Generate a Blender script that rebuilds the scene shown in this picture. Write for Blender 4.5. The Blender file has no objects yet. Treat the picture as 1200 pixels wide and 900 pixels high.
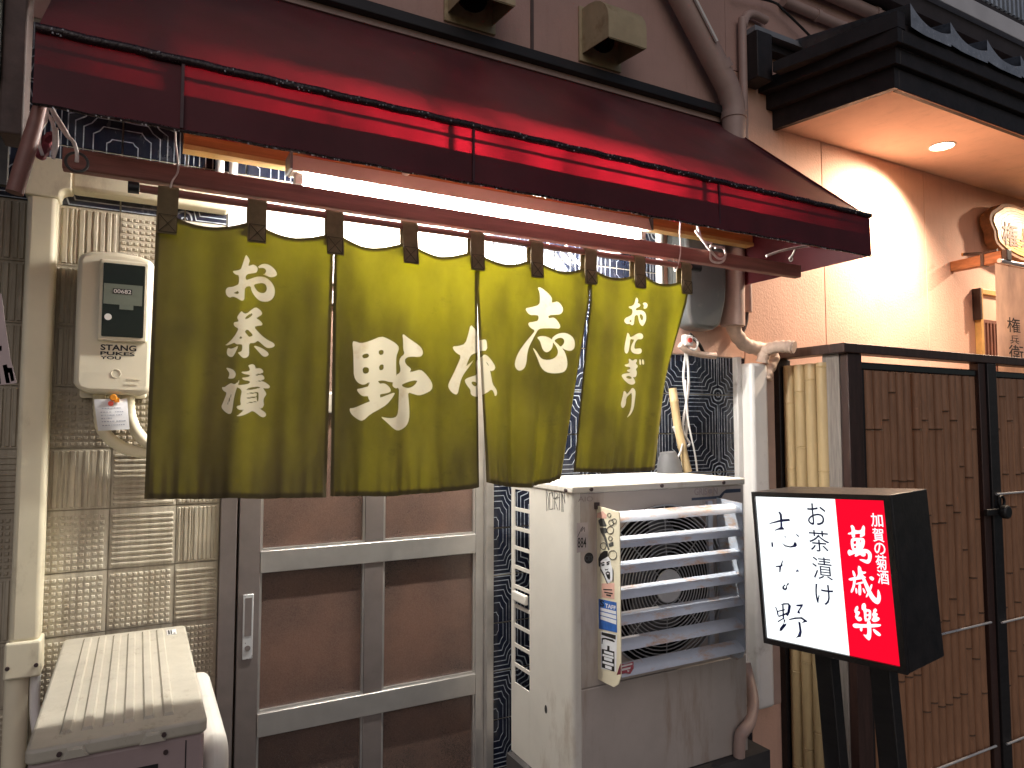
import bpy, bmesh, math, random
import numpy as np
from mathutils import Vector, Matrix

S = bpy.context.scene
COL = S.collection
rad = math.radians

# ------------------------------------------------------------------ camera
D, H, FPX, YAW, PIT = 2.2, 1.7, 813.0, rad(28.28), rad(3.487)
cam = bpy.data.cameras.new("camera")
cam_o = bpy.data.objects.new("camera", cam)
COL.objects.link(cam_o)
cam.sensor_width = 36
cam.lens = 36 * FPX / 1200
cam.clip_start, cam.clip_end = 0.02, 500
cam_o.location = (0, -D, H)
cam_o.rotation_euler = (math.pi / 2 + PIT, 0, -YAW)
S.camera = cam_o
S.view_settings.view_transform = 'Standard'
S.view_settings.look = 'None'
S.view_settings.exposure = 0.35
S.view_settings.gamma = 1
S.cycles.use_denoising = True
S.cycles.max_bounces = 8
S.cycles.transmission_bounces = 6
S.cycles.sample_clamp_indirect = 6

# ------------------------------------------------------------------ night sky and the dim glow of the street
world = bpy.data.worlds.new("World")
S.world = world
world.use_nodes = True
wn = world.node_tree
bg = wn.nodes["Background"]
sky = wn.nodes.new("ShaderNodeTexSky")
sky.sky_type = 'NISHITA'
sky.sun_disc = False
SUN_EL, SUN_AZ = rad(32), rad(200)
sky.sun_elevation = SUN_EL
sky.sun_rotation = SUN_AZ
wn.links.new(sky.outputs[0], bg.inputs[0])
bg.inputs[1].default_value = 0.026
sun = bpy.data.lights.new("sun", 'SUN')
sun_o = bpy.data.objects.new("sun", sun)
COL.objects.link(sun_o)
sun.energy = 0.38
sun.angle = rad(50)
sun.color = (1.0, 0.85, 0.83)
sd = Vector((math.sin(SUN_AZ) * math.cos(SUN_EL), math.cos(SUN_AZ) * math.cos(SUN_EL), math.sin(SUN_EL)))
sun_o.rotation_euler = sd.to_track_quat('Z', 'Y').to_euler()

# ------------------------------------------------------------------ points of the place, from the surveyed view
_f = np.array([math.sin(YAW) * math.cos(PIT), math.cos(YAW) * math.cos(PIT), math.sin(PIT)])
_r = np.array([math.cos(YAW), -math.sin(YAW), 0])
_u = np.cross(_r, _f)
_C = np.array([0, -D, H])


def _ray(px, py):
    return _f + _r * (px - 600) / FPX - _u * (py - 450) / FPX


def PY(px, py, y=0.0):
    d = _ray(px, py)
    return Vector(_C + (y + D) / d[1] * d)


def PX(px, py, x):
    d = _ray(px, py)
    return Vector(_C + x / d[0] * d)


def PPL(px, py, o, n):
    d = _ray(px, py)
    t = np.dot(np.array(o) - _C, n) / np.dot(d, n)
    return Vector(_C + t * d)


# ------------------------------------------------------------------ materials
class NT:
    def __init__(s, name):
        s.m = bpy.data.materials.new(name)
        s.m.use_nodes = True
        s.t = s.m.node_tree
        s.t.nodes.clear()
        s.out = s.n("OutputMaterial")

    def n(s, typ, **kw):
        x = s.t.nodes.new("ShaderNode" + typ)
        for k, v in kw.items():
            setattr(x, k, v)
        return x

    def l(s, a, b):
        if isinstance(a, (int, float)):
            b.default_value = a
        elif isinstance(a, (tuple, list)):
            b.default_value = tuple(a) if len(a) != 3 or b.type == 'VECTOR' else (*a, 1)
        else:
            s.t.links.new(a, b)

    def math(s, op, a, b=0.0, c=0.0, clamp=False):
        x = s.n("Math", operation=op, use_clamp=clamp)
        for i, v in enumerate((a, b, c)):
            s.l(v, x.inputs[i])
        return x.outputs[0]

    def mix(s, fac, a, b):
        x = s.n("Mix", data_type='RGBA')
        s.l(fac, x.inputs[0])
        s.l(a, x.inputs[6])
        s.l(b, x.inputs[7])
        return x.outputs[2]

    def pos(s, scale=(1, 1, 1)):
        g = s.n("NewGeometry")
        x = s.n("VectorMath", operation='MULTIPLY')
        s.t.links.new(g.outputs['Position'], x.inputs[0])
        x.inputs[1].default_value = scale
        return x.outputs[0]

    def noise(s, scale, detail=4, rough=0.6, vec=None, stretch=(1, 1, 1)):
        x = s.n("TexNoise")
        x.inputs['Scale'].default_value = scale
        x.inputs['Detail'].default_value = detail
        x.inputs['Roughness'].default_value = rough
        s.t.links.new(vec if vec is not None else s.pos(stretch), x.inputs['Vector'])
        return x.outputs[0]

    def ramp(s, fac, lo, hi):
        x = s.n("MapRange", clamp=True)
        s.l(fac, x.inputs[0])
        x.inputs[1].default_value = lo
        x.inputs[2].default_value = hi
        return x.outputs[0]

    def bump(s, h, strength, dist):
        b = s.n("Bump")
        b.inputs['Strength'].default_value = strength
        b.inputs['Distance'].default_value = dist
        s.l(h, b.inputs['Height'])
        return b.outputs[0]

    def bsdf(s, col, rough=0.6, metal=0.0, spec=0.5, normal=None):
        p = s.n("BsdfPrincipled")
        s.l(col, p.inputs['Base Color'])
        s.l(rough, p.inputs['Roughness'])
        s.l(metal, p.inputs['Metallic'])
        s.l(spec, p.inputs['Specular IOR Level'])
        if normal is not None:
            s.l(normal, p.inputs['Normal'])
        return p

    def done(s, shader):
        s.t.links.new(shader, s.out.inputs[0])
        return s.m


def mul(c, k):
    return tuple(min(1, max(0, x * k)) for x in c)


def M(name, col, rough=0.6, metal=0.0, var=0.2, vs=7, bump=0.15, bs=90, bd=0.002, dirt=None, spec=0.5, stretch=(1, 1, 1)):
    """plain surface: colour clouded by noise, rough grain, optional dirt = (colour, amount, scale, stretch)"""
    t = NT(name)
    c = t.mix(t.ramp(t.noise(vs, 6, 0.65, stretch=stretch), 0.3, 0.7), mul(col, 1 - var), mul(col, 1 + var))
    if dirt:
        dn = t.noise(dirt[2], 7, 0.7, stretch=dirt[3] if len(dirt) > 3 else (1, 1, 1))
        c = t.mix(t.math('MULTIPLY', t.ramp(dn, 0.62 - 0.3 * dirt[1], 0.74 - 0.2 * dirt[1]), min(1, .5 + dirt[1])), c, dirt[0])
    r = t.math('ADD', t.math('MULTIPLY', t.noise(vs * 3, 4), 0.25), rough - 0.12)
    nrm = t.bump(t.noise(bs, 4, 0.6, stretch=stretch), bump, bd) if bump else None
    return t.done(t.bsdf(c, r, metal, spec, nrm).outputs[0])


def EM(name, col, strength):
    t = NT(name)
    e = t.n("Emission")
    e.inputs[0].default_value = (*col, 1)
    e.inputs[1].default_value = strength
    return t.done(e.outputs[0])


def dark_tile_mat(tile):
    t = NT("glazed_dark_tile")
    tc = t.n("TexCoord")
    sp = t.n("SeparateXYZ")
    t.l(tc.outputs['Object'], sp.inputs[0])
    x = t.math('DIVIDE', t.math('ABSOLUTE', sp.outputs[0]), tile)
    z = t.math('DIVIDE', t.math('ABSOLUTE', sp.outputs[2]), tile)
    # stepped frames that nest round one corner of the tile
    a = t.math('MAXIMUM', x, z)
    wd = t.math('MULTIPLY', t.math('MINIMUM', t.math('MULTIPLY', a, 1.4), 1.0), 0.24)
    nt_ = t.math('MAXIMUM', t.math('SUBTRACT', wd, t.math('ABSOLUTE', t.math('SUBTRACT', x, z))), 0.0)
    d = t.math('ADD', a, t.math('MULTIPLY', nt_, 0.74))
    ph = t.math('MULTIPLY', t.math('POWER', d, 1.8), 6.6)
    fr = t.math('ABSOLUTE', t.math('SUBTRACT', t.math('FRACT', ph), 0.5))
    w = t.math('MULTIPLY', t.math('POWER', d, 0.9), 0.145)
    ln = t.math('SUBTRACT', 1.0, t.math('DIVIDE', fr, w), clamp=True)
    ln = t.ramp(ln, 0.1, 0.5)
    rr = t.math('SQRT', t.math('ADD', t.math('POWER', t.math('SUBTRACT', x, 1.0), 2), t.math('POWER', t.math('SUBTRACT', z, 1.0), 2)))
    ring = t.ramp(t.math('ABSOLUTE', t.math('SUBTRACT', rr, 0.14)), 0.022, 0.010)
    ln = t.math('MAXIMUM', ln, ring)
    wear = t.ramp(t.noise(26, 5, 0.7), 0.3, 0.6)
    c = t.mix(t.math('MULTIPLY', ln, t.math('ADD', t.math('MULTIPLY', wear, 0.7), 0.3)), (0.009, 0.012, 0.024), (0.42, 0.46, 0.52))
    dust = t.ramp(t.noise(9, 6, 0.7, stretch=(1, 1, 0.4)), 0.45, 0.85)
    c = t.mix(t.math('MULTIPLY', dust, 0.12), c, (0.22, 0.21, 0.20))
    p = t.bsdf(c, t.math('ADD', t.math('MULTIPLY', dust, 0.3), 0.16), 0, 0.5, t.bump(ln, 0.35, 0.001))
    return t.done(p.outputs[0])


def beige_tile_mat():
    t = NT("stained_beige_tile")
    n1 = t.ramp(t.noise(5, 7, 0.7, stretch=(3, 1, 0.7)), 0.30, 0.72)
    n2 = t.ramp(t.noise(2.2, 6, 0.6, stretch=(1.4, 1, 1)), 0.40, 0.62)
    g = t.n("SeparateXYZ")
    t.l(t.pos(), g.inputs[0])
    zz = t.math('ADD', g.outputs[2], t.math('MULTIPLY', t.math('SUBTRACT', t.noise(6, 6, 0.7, stretch=(2, 1, 0.6)), 0.5), 0.5))
    band = t.math('MULTIPLY', t.ramp(zz, 1.60, 1.68), t.ramp(zz, 2.16, 2.04))      # old splash stain at hip to head height
    band = t.math('MULTIPLY', band, t.ramp(g.outputs[0], 0.16, -0.02))
    band = t.math('MAXIMUM', band, t.ramp(g.outputs[0], -0.24, -0.30))
    streak = t.ramp(t.noise(34, 5, 0.7, stretch=(1, 1, 0.09)), 0.42, 0.66)
    c = t.mix(n1, (0.50, 0.455, 0.35), (0.72, 0.67, 0.55))
    c = t.mix(t.math('MULTIPLY', n2, 0.45), c, (0.16, 0.115, 0.07))
    c = t.mix(t.math('MULTIPLY', streak, 0.5), c, (0.20, 0.15, 0.10))
    c = t.mix(t.math('MULTIPLY', band, 0.42), c, (0.105, 0.070, 0.042))
    nrm = t.bump(t.noise(60, 5, 0.7, stretch=(1, 1, 0.35)), 0.5, 0.003)
    return t.done(t.bsdf(c, 0.55, 0, 0.4, nrm).outputs[0])


def cloth_mat(name, front, glow, trans, ink=False, weave=900, gloss=0.0, stain=None, fold=None):
    t = NT(name)
    n1 = t.ramp(t.noise(5, 6, 0.6, stretch=(1.5, 1, 1)), 0.35, 0.65)
    fc = t.mix(n1, mul(front, 0.82), mul(front, 1.18))
    gc = t.mix(t.ramp(t.noise(3.6, 5, 0.55, stretch=(1.6, 1, 0.7)), 0.36, 0.66), mul(glow, 0.38), mul(glow, 1.5))
    if stain:
        sn = t.ramp(t.noise(7, 8, 0.75, stretch=(1, 1, 1.6)), 0.60, 0.72)
        fc = t.mix(t.math('MULTIPLY', sn, 0.4), fc, stain)
        gc = t.mix(t.math('MULTIPLY', sn, 0.45), gc, stain)
    tf = trans
    if ink:
        a = t.n("Attribute", attribute_name="ink")
        f = t.ramp(a.outputs['Fac'], -0.0005, 0.0006)
        iv = t.ramp(t.noise(14, 5, 0.7), 0.55, 0.85)
        fc = t.mix(f, fc, t.mix(iv, (0.80, 0.70, 0.54), (0.62, 0.47, 0.28)))
        gc = t.mix(f, gc, t.mix(iv, (0.95, 0.86, 0.60), (0.80, 0.60, 0.30)))
        h = t.n("Attribute", attribute_name="hem")
        tf0 = t.math('ADD', trans, t.math('MULTIPLY', f, 0.07))
        tf = t.math('MULTIPLY', tf0, t.math('SUBTRACT', 1.0, t.math('MULTIPLY', h.outputs['Fac'], 0.92)))
        fc = t.mix(t.math('MULTIPLY', h.outputs['Fac'], 0.6), fc, mul(front, 0.45))
        bumpn = t.bump(t.noise(weave, 2, 0.5), 0.25, 0.0006)
    else:
        bumpn = t.bump(t.noise(120, 5, 0.6), 0.25, 0.0012)
    p = t.bsdf(fc, 0.82 - gloss, 0, 0.25 + gloss, bumpn)
    tr = t.n("BsdfTranslucent")
    t.l(gc, tr.inputs[0])
    mx = t.n("MixShader")
    t.l(tf, mx.inputs[0])
    t.t.links.new(p.outputs[0], mx.inputs[1])
    t.t.links.new(tr.outputs[0], mx.inputs[2])
    return t.done(mx.outputs[0])


def stucco(name, col, bstr=0.6):
    t = NT(name)
    n = t.ramp(t.noise(1.7, 6, 0.6), 0.3, 0.7)
    c = t.mix(n, mul(col, 0.85), mul(col, 1.12))
    s = t.ramp(t.noise(11, 7, 0.75, stretch=(2.2, 1, 0.25)), 0.52, 0.8)
    c = t.mix(t.math('MULTIPLY', s, 0.35), c, mul(col, 0.5))
    return t.done(t.bsdf(c, 0.78, 0, 0.3, t.bump(t.noise(85, 5, 0.65), bstr, 0.004)).outputs[0])


def frosted(name):
    t = NT(name)
    n = t.ramp(t.noise(260, 3, 0.6), 0.3, 0.7)
    big = t.ramp(t.noise(2.6, 4, 0.6), 0.35, 0.7)
    c = t.mix(big, (0.085, 0.056, 0.048), (0.20, 0.110, 0.080))
    c = t.mix(t.math('MULTIPLY', n, 0.25), c, (0.36, 0.26, 0.21))
    p = t.bsdf(c, 0.22, 0, 0.9, t.bump(t.noise(240, 3, 0.6), 0.30, 0.0012))
    p.inputs['Transmission Weight'].default_value = 0.35
    return t.done(p.outputs[0])


TILE = 0.164
m_dark_tile = dark_tile_mat(TILE - 0.003)
m_beige_tile = beige_tile_mat()
m_grout = M("grout", (0.36, 0.32, 0.25), 0.9, var=0.3, vs=20)
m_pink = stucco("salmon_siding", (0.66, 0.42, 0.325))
m_upper = stucco("dimmed_pinkish_stucco", (0.46, 0.30, 0.26))  # darker copy of the salmon wall, with its dimness painted in
m_soffit = stucco("soffit_plaster", (0.72, 0.50, 0.38), 0.15)
m_black_wood = M("black_stained_wood", (0.012, 0.010, 0.011), 0.5, var=0.4, vs=12, stretch=(1, 1, 6))
m_fascia = M("weathered_black_fascia", (0.016, 0.012, 0.013), 0.6, var=0.5, vs=14)
m_brown_wood = M("dark_brown_wood", (0.045, 0.022, 0.018), 0.45, var=0.4, vs=9, stretch=(5, 5, 0.5), bump=0.3)
m_bar_wood = M("reddish_brown_bar", (0.25, 0.095, 0.072), 0.5, var=0.3, vs=14, stretch=(0.3, 4, 4), bump=0.3)
m_orange_wood = M("orange_lumber", (0.50, 0.17, 0.045), 0.55, var=0.3, vs=12, stretch=(0.3, 5, 5), bump=0.25)
m_bracket_wood = M("bracket_timber", (0.42, 0.16, 0.06), 0.5, var=0.4, vs=16, stretch=(3, 0.6, 3), bump=0.3)
m_alu = M("bronze_aluminium", (0.58, 0.555, 0.53), 0.34, 0.85, var=0.10, vs=8, bump=0.05, bs=200)
m_alu_dark = M("dull_bronze_aluminium", (0.25, 0.215, 0.205), 0.40, 0.7, var=0.12, vs=8, bump=0.05, bs=200)
m_steel = M("bright_steel", (0.66, 0.67, 0.68), 0.3, 0.5, var=0.1, bump=0.05)
m_glass = frosted("frosted_brown_glass")
m_ac_white = M("cream_painted_steel", (0.64, 0.61, 0.55), 0.42, var=0.06, vs=5, bump=0.06, bs=220, dirt=((0.33, 0.26, 0.20), 0.18, 6, (1, 1, 0.35)))
m_ac_front = M("dusty_painted_steel", (0.44, 0.39, 0.355), 0.45, var=0.10, vs=4, bump=0.08, bs=200, dirt=((0.25, 0.16, 0.10), 0.20, 3.5, (1.6, 1, 0.25)))
m_ac_top = M("dirty_cream_lid", (0.47, 0.43, 0.35), 0.5, var=0.12, vs=9, bump=0.1, bs=150, dirt=((0.24, 0.19, 0.13), 0.16, 24, (1.2, 0.7, 1)))
m_unit_front = M("shaded_unit_steel", (0.33, 0.25, 0.245), 0.5, var=0.12, vs=5, bump=0.08, bs=200)  # mauve tone paints in the shade on the small unit's casing
m_blade = M("galvanised_blade", (0.43, 0.47, 0.54), 0.5, 0.1, var=0.1, vs=8, bump=0.08, dirt=((0.42, 0.22, 0.09), 0.32, 13, (0.8, 1, 2.5)))
m_wire = M("grey_guard_wire", (0.42, 0.42, 0.43), 0.45, 0.3, bump=0)
m_hollow = M("dark_cavity", (0.012, 0.012, 0.013), 0.7, bump=0)
m_fan = M("grey_fan_blade", (0.16, 0.16, 0.17), 0.5, bump=0)
m_hub = M("pale_fan_hub", (0.62, 0.62, 0.63), 0.45, bump=0.05)
m_duct = M("cream_plastic_duct", (0.78, 0.71, 0.53), 0.40, var=0.06, vs=6, bump=0.03, dirt=((0.40, 0.32, 0.20), 0.10, 5, (1, 1, 0.5)))
m_white_pl = M("white_plastic", (0.74, 0.72, 0.70), 0.40, var=0.06, vs=5, bump=0.03, dirt=((0.40, 0.36, 0.33), 0.10, 7))
m_tape = M("taped_pipe", (0.58, 0.44, 0.36), 0.65, var=0.25, vs=16, bump=0.5, bs=40, bd=0.004)
m_downpipe = M("painted_downpipe", (0.40, 0.285, 0.25), 0.5, var=0.12, vs=7, bump=0.05)
m_meter = M("ivory_meter_plastic", (0.76, 0.70, 0.55), 0.38, var=0.05, vs=5, bump=0.03, dirt=((0.35, 0.27, 0.17), 0.12, 6))
m_meter_win = M("dark_meter_window", (0.012, 0.016, 0.013), 0.10, var=0.2, bump=0, spec=0.25)
m_dial = M("grey_dial_plate", (0.13, 0.15, 0.12), 0.4, var=0.1, bump=0)
m_black = M("black_print", (0.012, 0.012, 0.013), 0.5, bump=0)
m_navy = M("navy_print", (0.012, 0.022, 0.16), 0.5, bump=0)
m_ghost = M("faded_print", (0.30, 0.25, 0.245), 0.5, bump=0)
m_blue = M("blue_print", (0.03, 0.13, 0.46), 0.4, var=0.25, vs=40, bump=0)
m_blue_dull = M("faded_blue_stripe", (0.035, 0.050, 0.085), 0.45, bump=0)
m_paper = M("white_paper", (0.78, 0.79, 0.82), 0.7, var=0.05, vs=30, bump=0.1)
m_pinkpaper = M("peach_sticker", (0.72, 0.42, 0.34), 0.5, bump=0)
m_redsticker = M("torn_red_sticker", (0.34, 0.07, 0.09), 0.5, var=0.4, vs=60, bump=0.1)
m_pale_ink = M("pale_print", (0.70, 0.66, 0.64), 0.5, bump=0)
m_orange = M("orange_plastic", (0.75, 0.28, 0.02), 0.35, bump=0)
m_redplastic = M("red_plastic", (0.55, 0.07, 0.05), 0.35, bump=0)
m_greybox = M("grey_plastic_cover", (0.095, 0.10, 0.10), 0.33, var=0.12, vs=7, bump=0.03, dirt=((0.24, 0.21, 0.18), 0.12, 9))
m_bamboo = M("shaded_bamboo", (0.30, 0.152, 0.083), 0.42, var=0.2, vs=15, stretch=(3, 3, 0.5), bump=0.12, bs=70)  # darker than the return's poles: poor light on the fence front painted in
m_bamboo_yellow = M("yellow_bamboo", (0.47, 0.35, 0.19), 0.38, var=0.15, vs=12, stretch=(3, 3, 0.4), bump=0.1, bs=70)  # yellow paints in the tube light on the fence's return poles
m_bamboo_node = M("bamboo_node", (0.11, 0.062, 0.036), 0.6, bump=0)
m_greyboard = M("weathered_grey_board", (0.24, 0.21, 0.19), 0.6, var=0.3, vs=14, stretch=(8, 8, 0.5), bump=0.3)
m_cord = M("white_cord", (0.68, 0.60, 0.56), 0.8, var=0.2, vs=60, bump=0.3, bs=300)
m_cable = M("pale_grey_cable", (0.56, 0.55, 0.54), 0.5, bump=0)
m_darkcable = M("black_cable", (0.015, 0.015, 0.016), 0.5, bump=0)
m_roof_tile = M("dark_kawara_tile", (0.26, 0.29, 0.34), 0.25, var=0.3, vs=12, bump=0.2, bs=60)
m_concrete = M("stained_concrete", (0.085, 0.085, 0.07), 0.8, var=0.4, vs=9, bump=0.5, bs=40)
m_asphalt = M("wet_asphalt", (0.045, 0.045, 0.047), 0.28, var=0.3, vs=30, bump=0.6, bs=140, bd=0.004)
m_plinth = M("dark_concrete_plinth", (0.05, 0.045, 0.045), 0.8, var=0.3, vs=10, bump=0.4)
m_vent = M("yellowed_vent_metal", (0.44, 0.36, 0.22), 0.5, var=0.15, vs=9, bump=0.1, dirt=((0.20, 0.12, 0.05), 0.3, 8))
m_balcony = M("grey_balcony_fascia", (0.58, 0.58, 0.60), 0.5, var=0.1, vs=5, bump=0.1)
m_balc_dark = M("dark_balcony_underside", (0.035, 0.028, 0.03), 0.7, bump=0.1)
m_slat = M("brushed_railing_slat", (0.62, 0.67, 0.72), 0.30, 0.4, bump=0)
m_signwood = M("golden_log_slice", (0.62, 0.36, 0.10), 0.45, var=0.25, vs=16, bump=0.2)
m_bark = M("brown_bark", (0.20, 0.085, 0.03), 0.7, var=0.4, vs=30, bump=0.6, bs=60, bd=0.004)
m_carved = M("carved_brown_paint", (0.10, 0.030, 0.012), 0.6, bump=0)
m_window_wood = M("honey_window_frame", (0.60, 0.36, 0.12), 0.45, var=0.2, vs=14, bump=0.1)
m_lattice = M("brown_lattice_slat", (0.20, 0.085, 0.06), 0.5, bump=0)
m_housing = M("enamel_light_housing", (0.62, 0.48, 0.38), 0.4, var=0.08, bump=0.02)
m_olive_strap = M("olive_strap", (0.16, 0.12, 0.06), 0.9, var=0.2, vs=30, bump=0.4, bs=500, bd=0.001)
m_thread = M("olive_thread", (0.055, 0.04, 0.02), 0.9, bump=0)
m_noren = cloth_mat("olive_cotton", (0.145, 0.112, 0.055), (0.42, 0.365, 0.008), 0.080, ink=True, stain=(0.07, 0.06, 0.03))
m_awning = cloth_mat("red_awning_vinyl", (0.085, 0.010, 0.016), (0.66, 0.010, 0.028), 0.060, gloss=0.18)
m_canopy = cloth_mat("dulled_red_canopy_vinyl", (0.105, 0.032, 0.038), (0.60, 0.012, 0.028), 0.056, gloss=0.42)  # greyer and less translucent than the valance: front sheen and dimness painted in
m_hem = M("doubled_awning_hem", (0.05, 0.008, 0.013), 0.45, var=0.3, vs=12, bump=0.2)
m_frame = M("rusty_awning_frame", (0.05, 0.03, 0.03), 0.5, bump=0.1)
m_banner = cloth_mat("pale_banner_linen", (0.70, 0.52, 0.44), (0.8, 0.6, 0.5), 0.55)
m_flag = M("pale_pink_flag", (0.58, 0.46, 0.44), 0.8, var=0.1, bump=0.1)
m_rolled = M("rolled_brown_vinyl", (0.20, 0.085, 0.065), 0.5, var=0.3, vs=12, bump=0.2)
m_maroon = M("maroon_ribbon", (0.16, 0.01, 0.02), 0.6, bump=0)
m_inside = M("dim_interior_wall", (0.30, 0.17, 0.10), 0.8, bump=0)
m_transom = M("white_transom_panel", (0.78, 0.77, 0.74), 0.35, var=0.04, bump=0.02)
m_tube = EM("fluorescent_glow", (1.0, 0.97, 0.90), 480)
m_lens = EM("warm_lamp_lens", (1.0, 0.72, 0.42), 26)
m_face_white = EM("lit_white_acrylic", (0.93, 0.98, 1.0), 1.15)
m_face_red = EM("lit_red_acrylic", (0.80, 0.003, 0.022), 1.0)
m_face_text = EM("lit_white_letter", (0.85, 0.92, 1.0), 1.0)


# ------------------------------------------------------------------ mesh building
class MB:
    def __init__(s):
        s.v, s.f = [], []

    def add(s, vs, fs):
        k = len(s.v)
        s.v += [tuple(p) for p in vs]
        s.f += [tuple(i + k for i in f) for f in fs]
        return s

    def box(s, x0, y0, z0, x1, y1, z1):
        x0, x1 = sorted((x0, x1)); y0, y1 = sorted((y0, y1)); z0, z1 = sorted((z0, z1))
        return s.add([(x0, y0, z0), (x1, y0, z0), (x1, y1, z0), (x0, y1, z0), (x0, y0, z1), (x1, y0, z1), (x1, y1, z1), (x0, y1, z1)],
                     [(0, 3, 2, 1), (4, 5, 6, 7), (0, 1, 5, 4), (1, 2, 6, 5), (2, 3, 7, 6), (3, 0, 4, 7)])

    def prism(s, poly, a0, a1, plane='xz'):
        def P(p, a):
            return {'xz': (p[0], a, p[1]), 'xy': (p[0], p[1], a), 'yz': (a, p[0], p[1])}[plane]
        n = len(poly)
        return s.add([P(p, a0) for p in poly] + [P(p, a1) for p in poly],
                     [tuple(range(n)), tuple(range(2 * n - 1, n - 1, -1))] + [(i, i + n, (i + 1) % n + n, (i + 1) % n) for i in range(n)])

    def hexa(s, lo, hi):
        """two quads (same winding) joined"""
        return s.add(list(lo) + list(hi), [(0, 3, 2, 1), (4, 5, 6, 7), (0, 1, 5, 4), (1, 2, 6, 5), (2, 3, 7, 6), (3, 0, 4, 7)])

    def tube(s, pts, r, seg=8, caps=True, closed=False):
        pts = [Vector(p) for p in pts]
        n = len(pts)
        rs = r if isinstance(r, (list, tuple)) else [r] * n
        rings, prev = [], None
        for i, p in enumerate(pts):
            if closed:
                t = pts[(i + 1) % n] - pts[i - 1]
            else:
                t = pts[min(i + 1, n - 1)] - pts[max(i - 1, 0)]
            t.normalize()
            if prev is None:
                a = t.orthogonal().normalized()
            else:
                a = prev - t * prev.dot(t)
                a = a.normalized() if a.length > 1e-6 else t.orthogonal().normalized()
            prev = a
            b = t.cross(a)
            rings.append([p + (a * math.cos(2 * math.pi * k / seg) + b * math.sin(2 * math.pi * k / seg)) * rs[i] for k in range(seg)])
        vs = [q for ring in rings for q in ring]
        fs = []
        for i in range(n if closed else n - 1):
            j = (i + 1) % n
            for k in range(seg):
                fs.append((i * seg + k, i * seg + (k + 1) % seg, j * seg + (k + 1) % seg, j * seg + k))
        if caps and not closed:
            fs.append(tuple(range(seg - 1, -1, -1)))
            fs.append(tuple((n - 1) * seg + k for k in range(seg)))
        return s.add(vs, fs)

    def ring(s, c, r, t, axis='y', seg=24, tseg=6):
        pts = []
        for k in range(seg):
            a = 2 * math.pi * k / seg
            ca, sa = math.cos(a) * r, math.sin(a) * r
            pts.append(Vector(c) + Vector({'y': (ca, 0, sa), 'z': (ca, sa, 0), 'x': (0, ca, sa)}[axis]))
        return s.tube(pts, t, tseg, closed=True)

    def disc(s, c, r, y0, y1, seg=24):
        return s.prism([(c[0] + r * math.cos(2 * math.pi * k / seg), c[1] + r * math.sin(2 * math.pi * k / seg)) for k in range(seg)], y0, y1)

    def grid(s, fn, nu, nv):
        k = len(s.v)
        for j in range(nv + 1):
            for i in range(nu + 1):
                s.v.append(tuple(fn(i / nu, j / nv)))
        for j in range(nv):
            for i in range(nu):
                a = k + j * (nu + 1) + i
                s.f.append((a, a + 1, a + nu + 2, a + nu + 1))
        return s


W = {}          # world position of every Empty and part


def sm(pts, n=6, closed=False):
    """Catmull-Rom through the points"""
    P = [Vector(p) for p in pts]
    out, m = [], len(P)
    for i in range(m if closed else m - 1):
        if closed:
            a, b, c, d = P[i - 1], P[i], P[(i + 1) % m], P[(i + 2) % m]
        else:
            a, b, c, d = P[max(i - 1, 0)], P[i], P[i + 1], P[min(i + 2, m - 1)]
        for k in range(n):
            t = k / n
            out.append(0.5 * ((2 * b) + (c - a) * t + (2 * a - 5 * b + 4 * c - d) * t * t + (3 * b - a - 3 * c + d) * t ** 3))
    if not closed:
        out.append(P[-1])
    return out


def tag(o, label=None, cat=None, group=None, kind=None):
    for k, v in (('label', label), ('category', cat), ('group', group), ('kind', kind)):
        if v:
            o[k] = v
    return o


def thing(name, loc, label, cat, group=None):
    o = bpy.data.objects.new(name, None)
    o.empty_display_size = 0.05
    COL.objects.link(o)
    o.location = loc
    W[o.name] = Vector(loc)
    return tag(o, label, cat, group)


def mesh_from(name, mb, mat, off=Vector((0, 0, 0)), smooth=0, recalc=True):
    me = bpy.data.meshes.new(name)
    me.from_pydata([(p[0] - off[0], p[1] - off[1], p[2] - off[2]) for p in mb.v], [], mb.f)
    if recalc:
        bm = bmesh.new()
        bm.from_mesh(me)
        bmesh.ops.recalc_face_normals(bm, faces=bm.faces)
        bm.to_mesh(me)
        bm.free()
    me.materials.append(mat)
    if smooth:
        me.polygons.foreach_set('use_smooth', [True] * len(me.polygons))
        me.set_sharp_from_angle(angle=rad(smooth))
    return me


def part(name, mb, mat, parent=None, smooth=0, bevel=0.0, segs=2, recalc=True, label=None):
    off = W[parent.name] if parent else Vector((0, 0, 0))
    if parent is None:
        lo = np.min(np.array(mb.v), axis=0)
        hi = np.max(np.array(mb.v), axis=0)
        off = Vector(((lo[0] + hi[0]) / 2, (lo[1] + hi[1]) / 2, lo[2]))
    o = bpy.data.objects.new(name, mesh_from(name, mb, mat, off, smooth, recalc))
    COL.objects.link(o)
    if parent:
        o.parent = parent
        W[o.name] = W[parent.name]
    else:
        o.location = off
        W[o.name] = off
    if bevel:
        b = o.modifiers.new("edge", 'BEVEL')
        b.width = bevel
        b.segments = segs
        b.limit_method = 'ANGLE'
        b.angle_limit = rad(40)
        if not smooth:
            o.data.polygons.foreach_set('use_smooth', [True] * len(o.data.polygons))
            o.data.set_sharp_from_angle(angle=rad(75))
    if label:
        o['label'] = label
    return o


def inst(mesh, name, loc, parent, rot=None):
    o = bpy.data.objects.new(name, mesh)
    COL.objects.link(o)
    o.parent = parent
    o.location = Vector(loc) - W[parent.name]
    if rot:
        o.rotation_euler = rot
    return o


def box(x0, y0, z0, x1, y1, z1):
    return MB().box(x0, y0, z0, x1, y1, z1)


# ------------------------------------------------------------------ writing
_text_cache = {}


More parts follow.
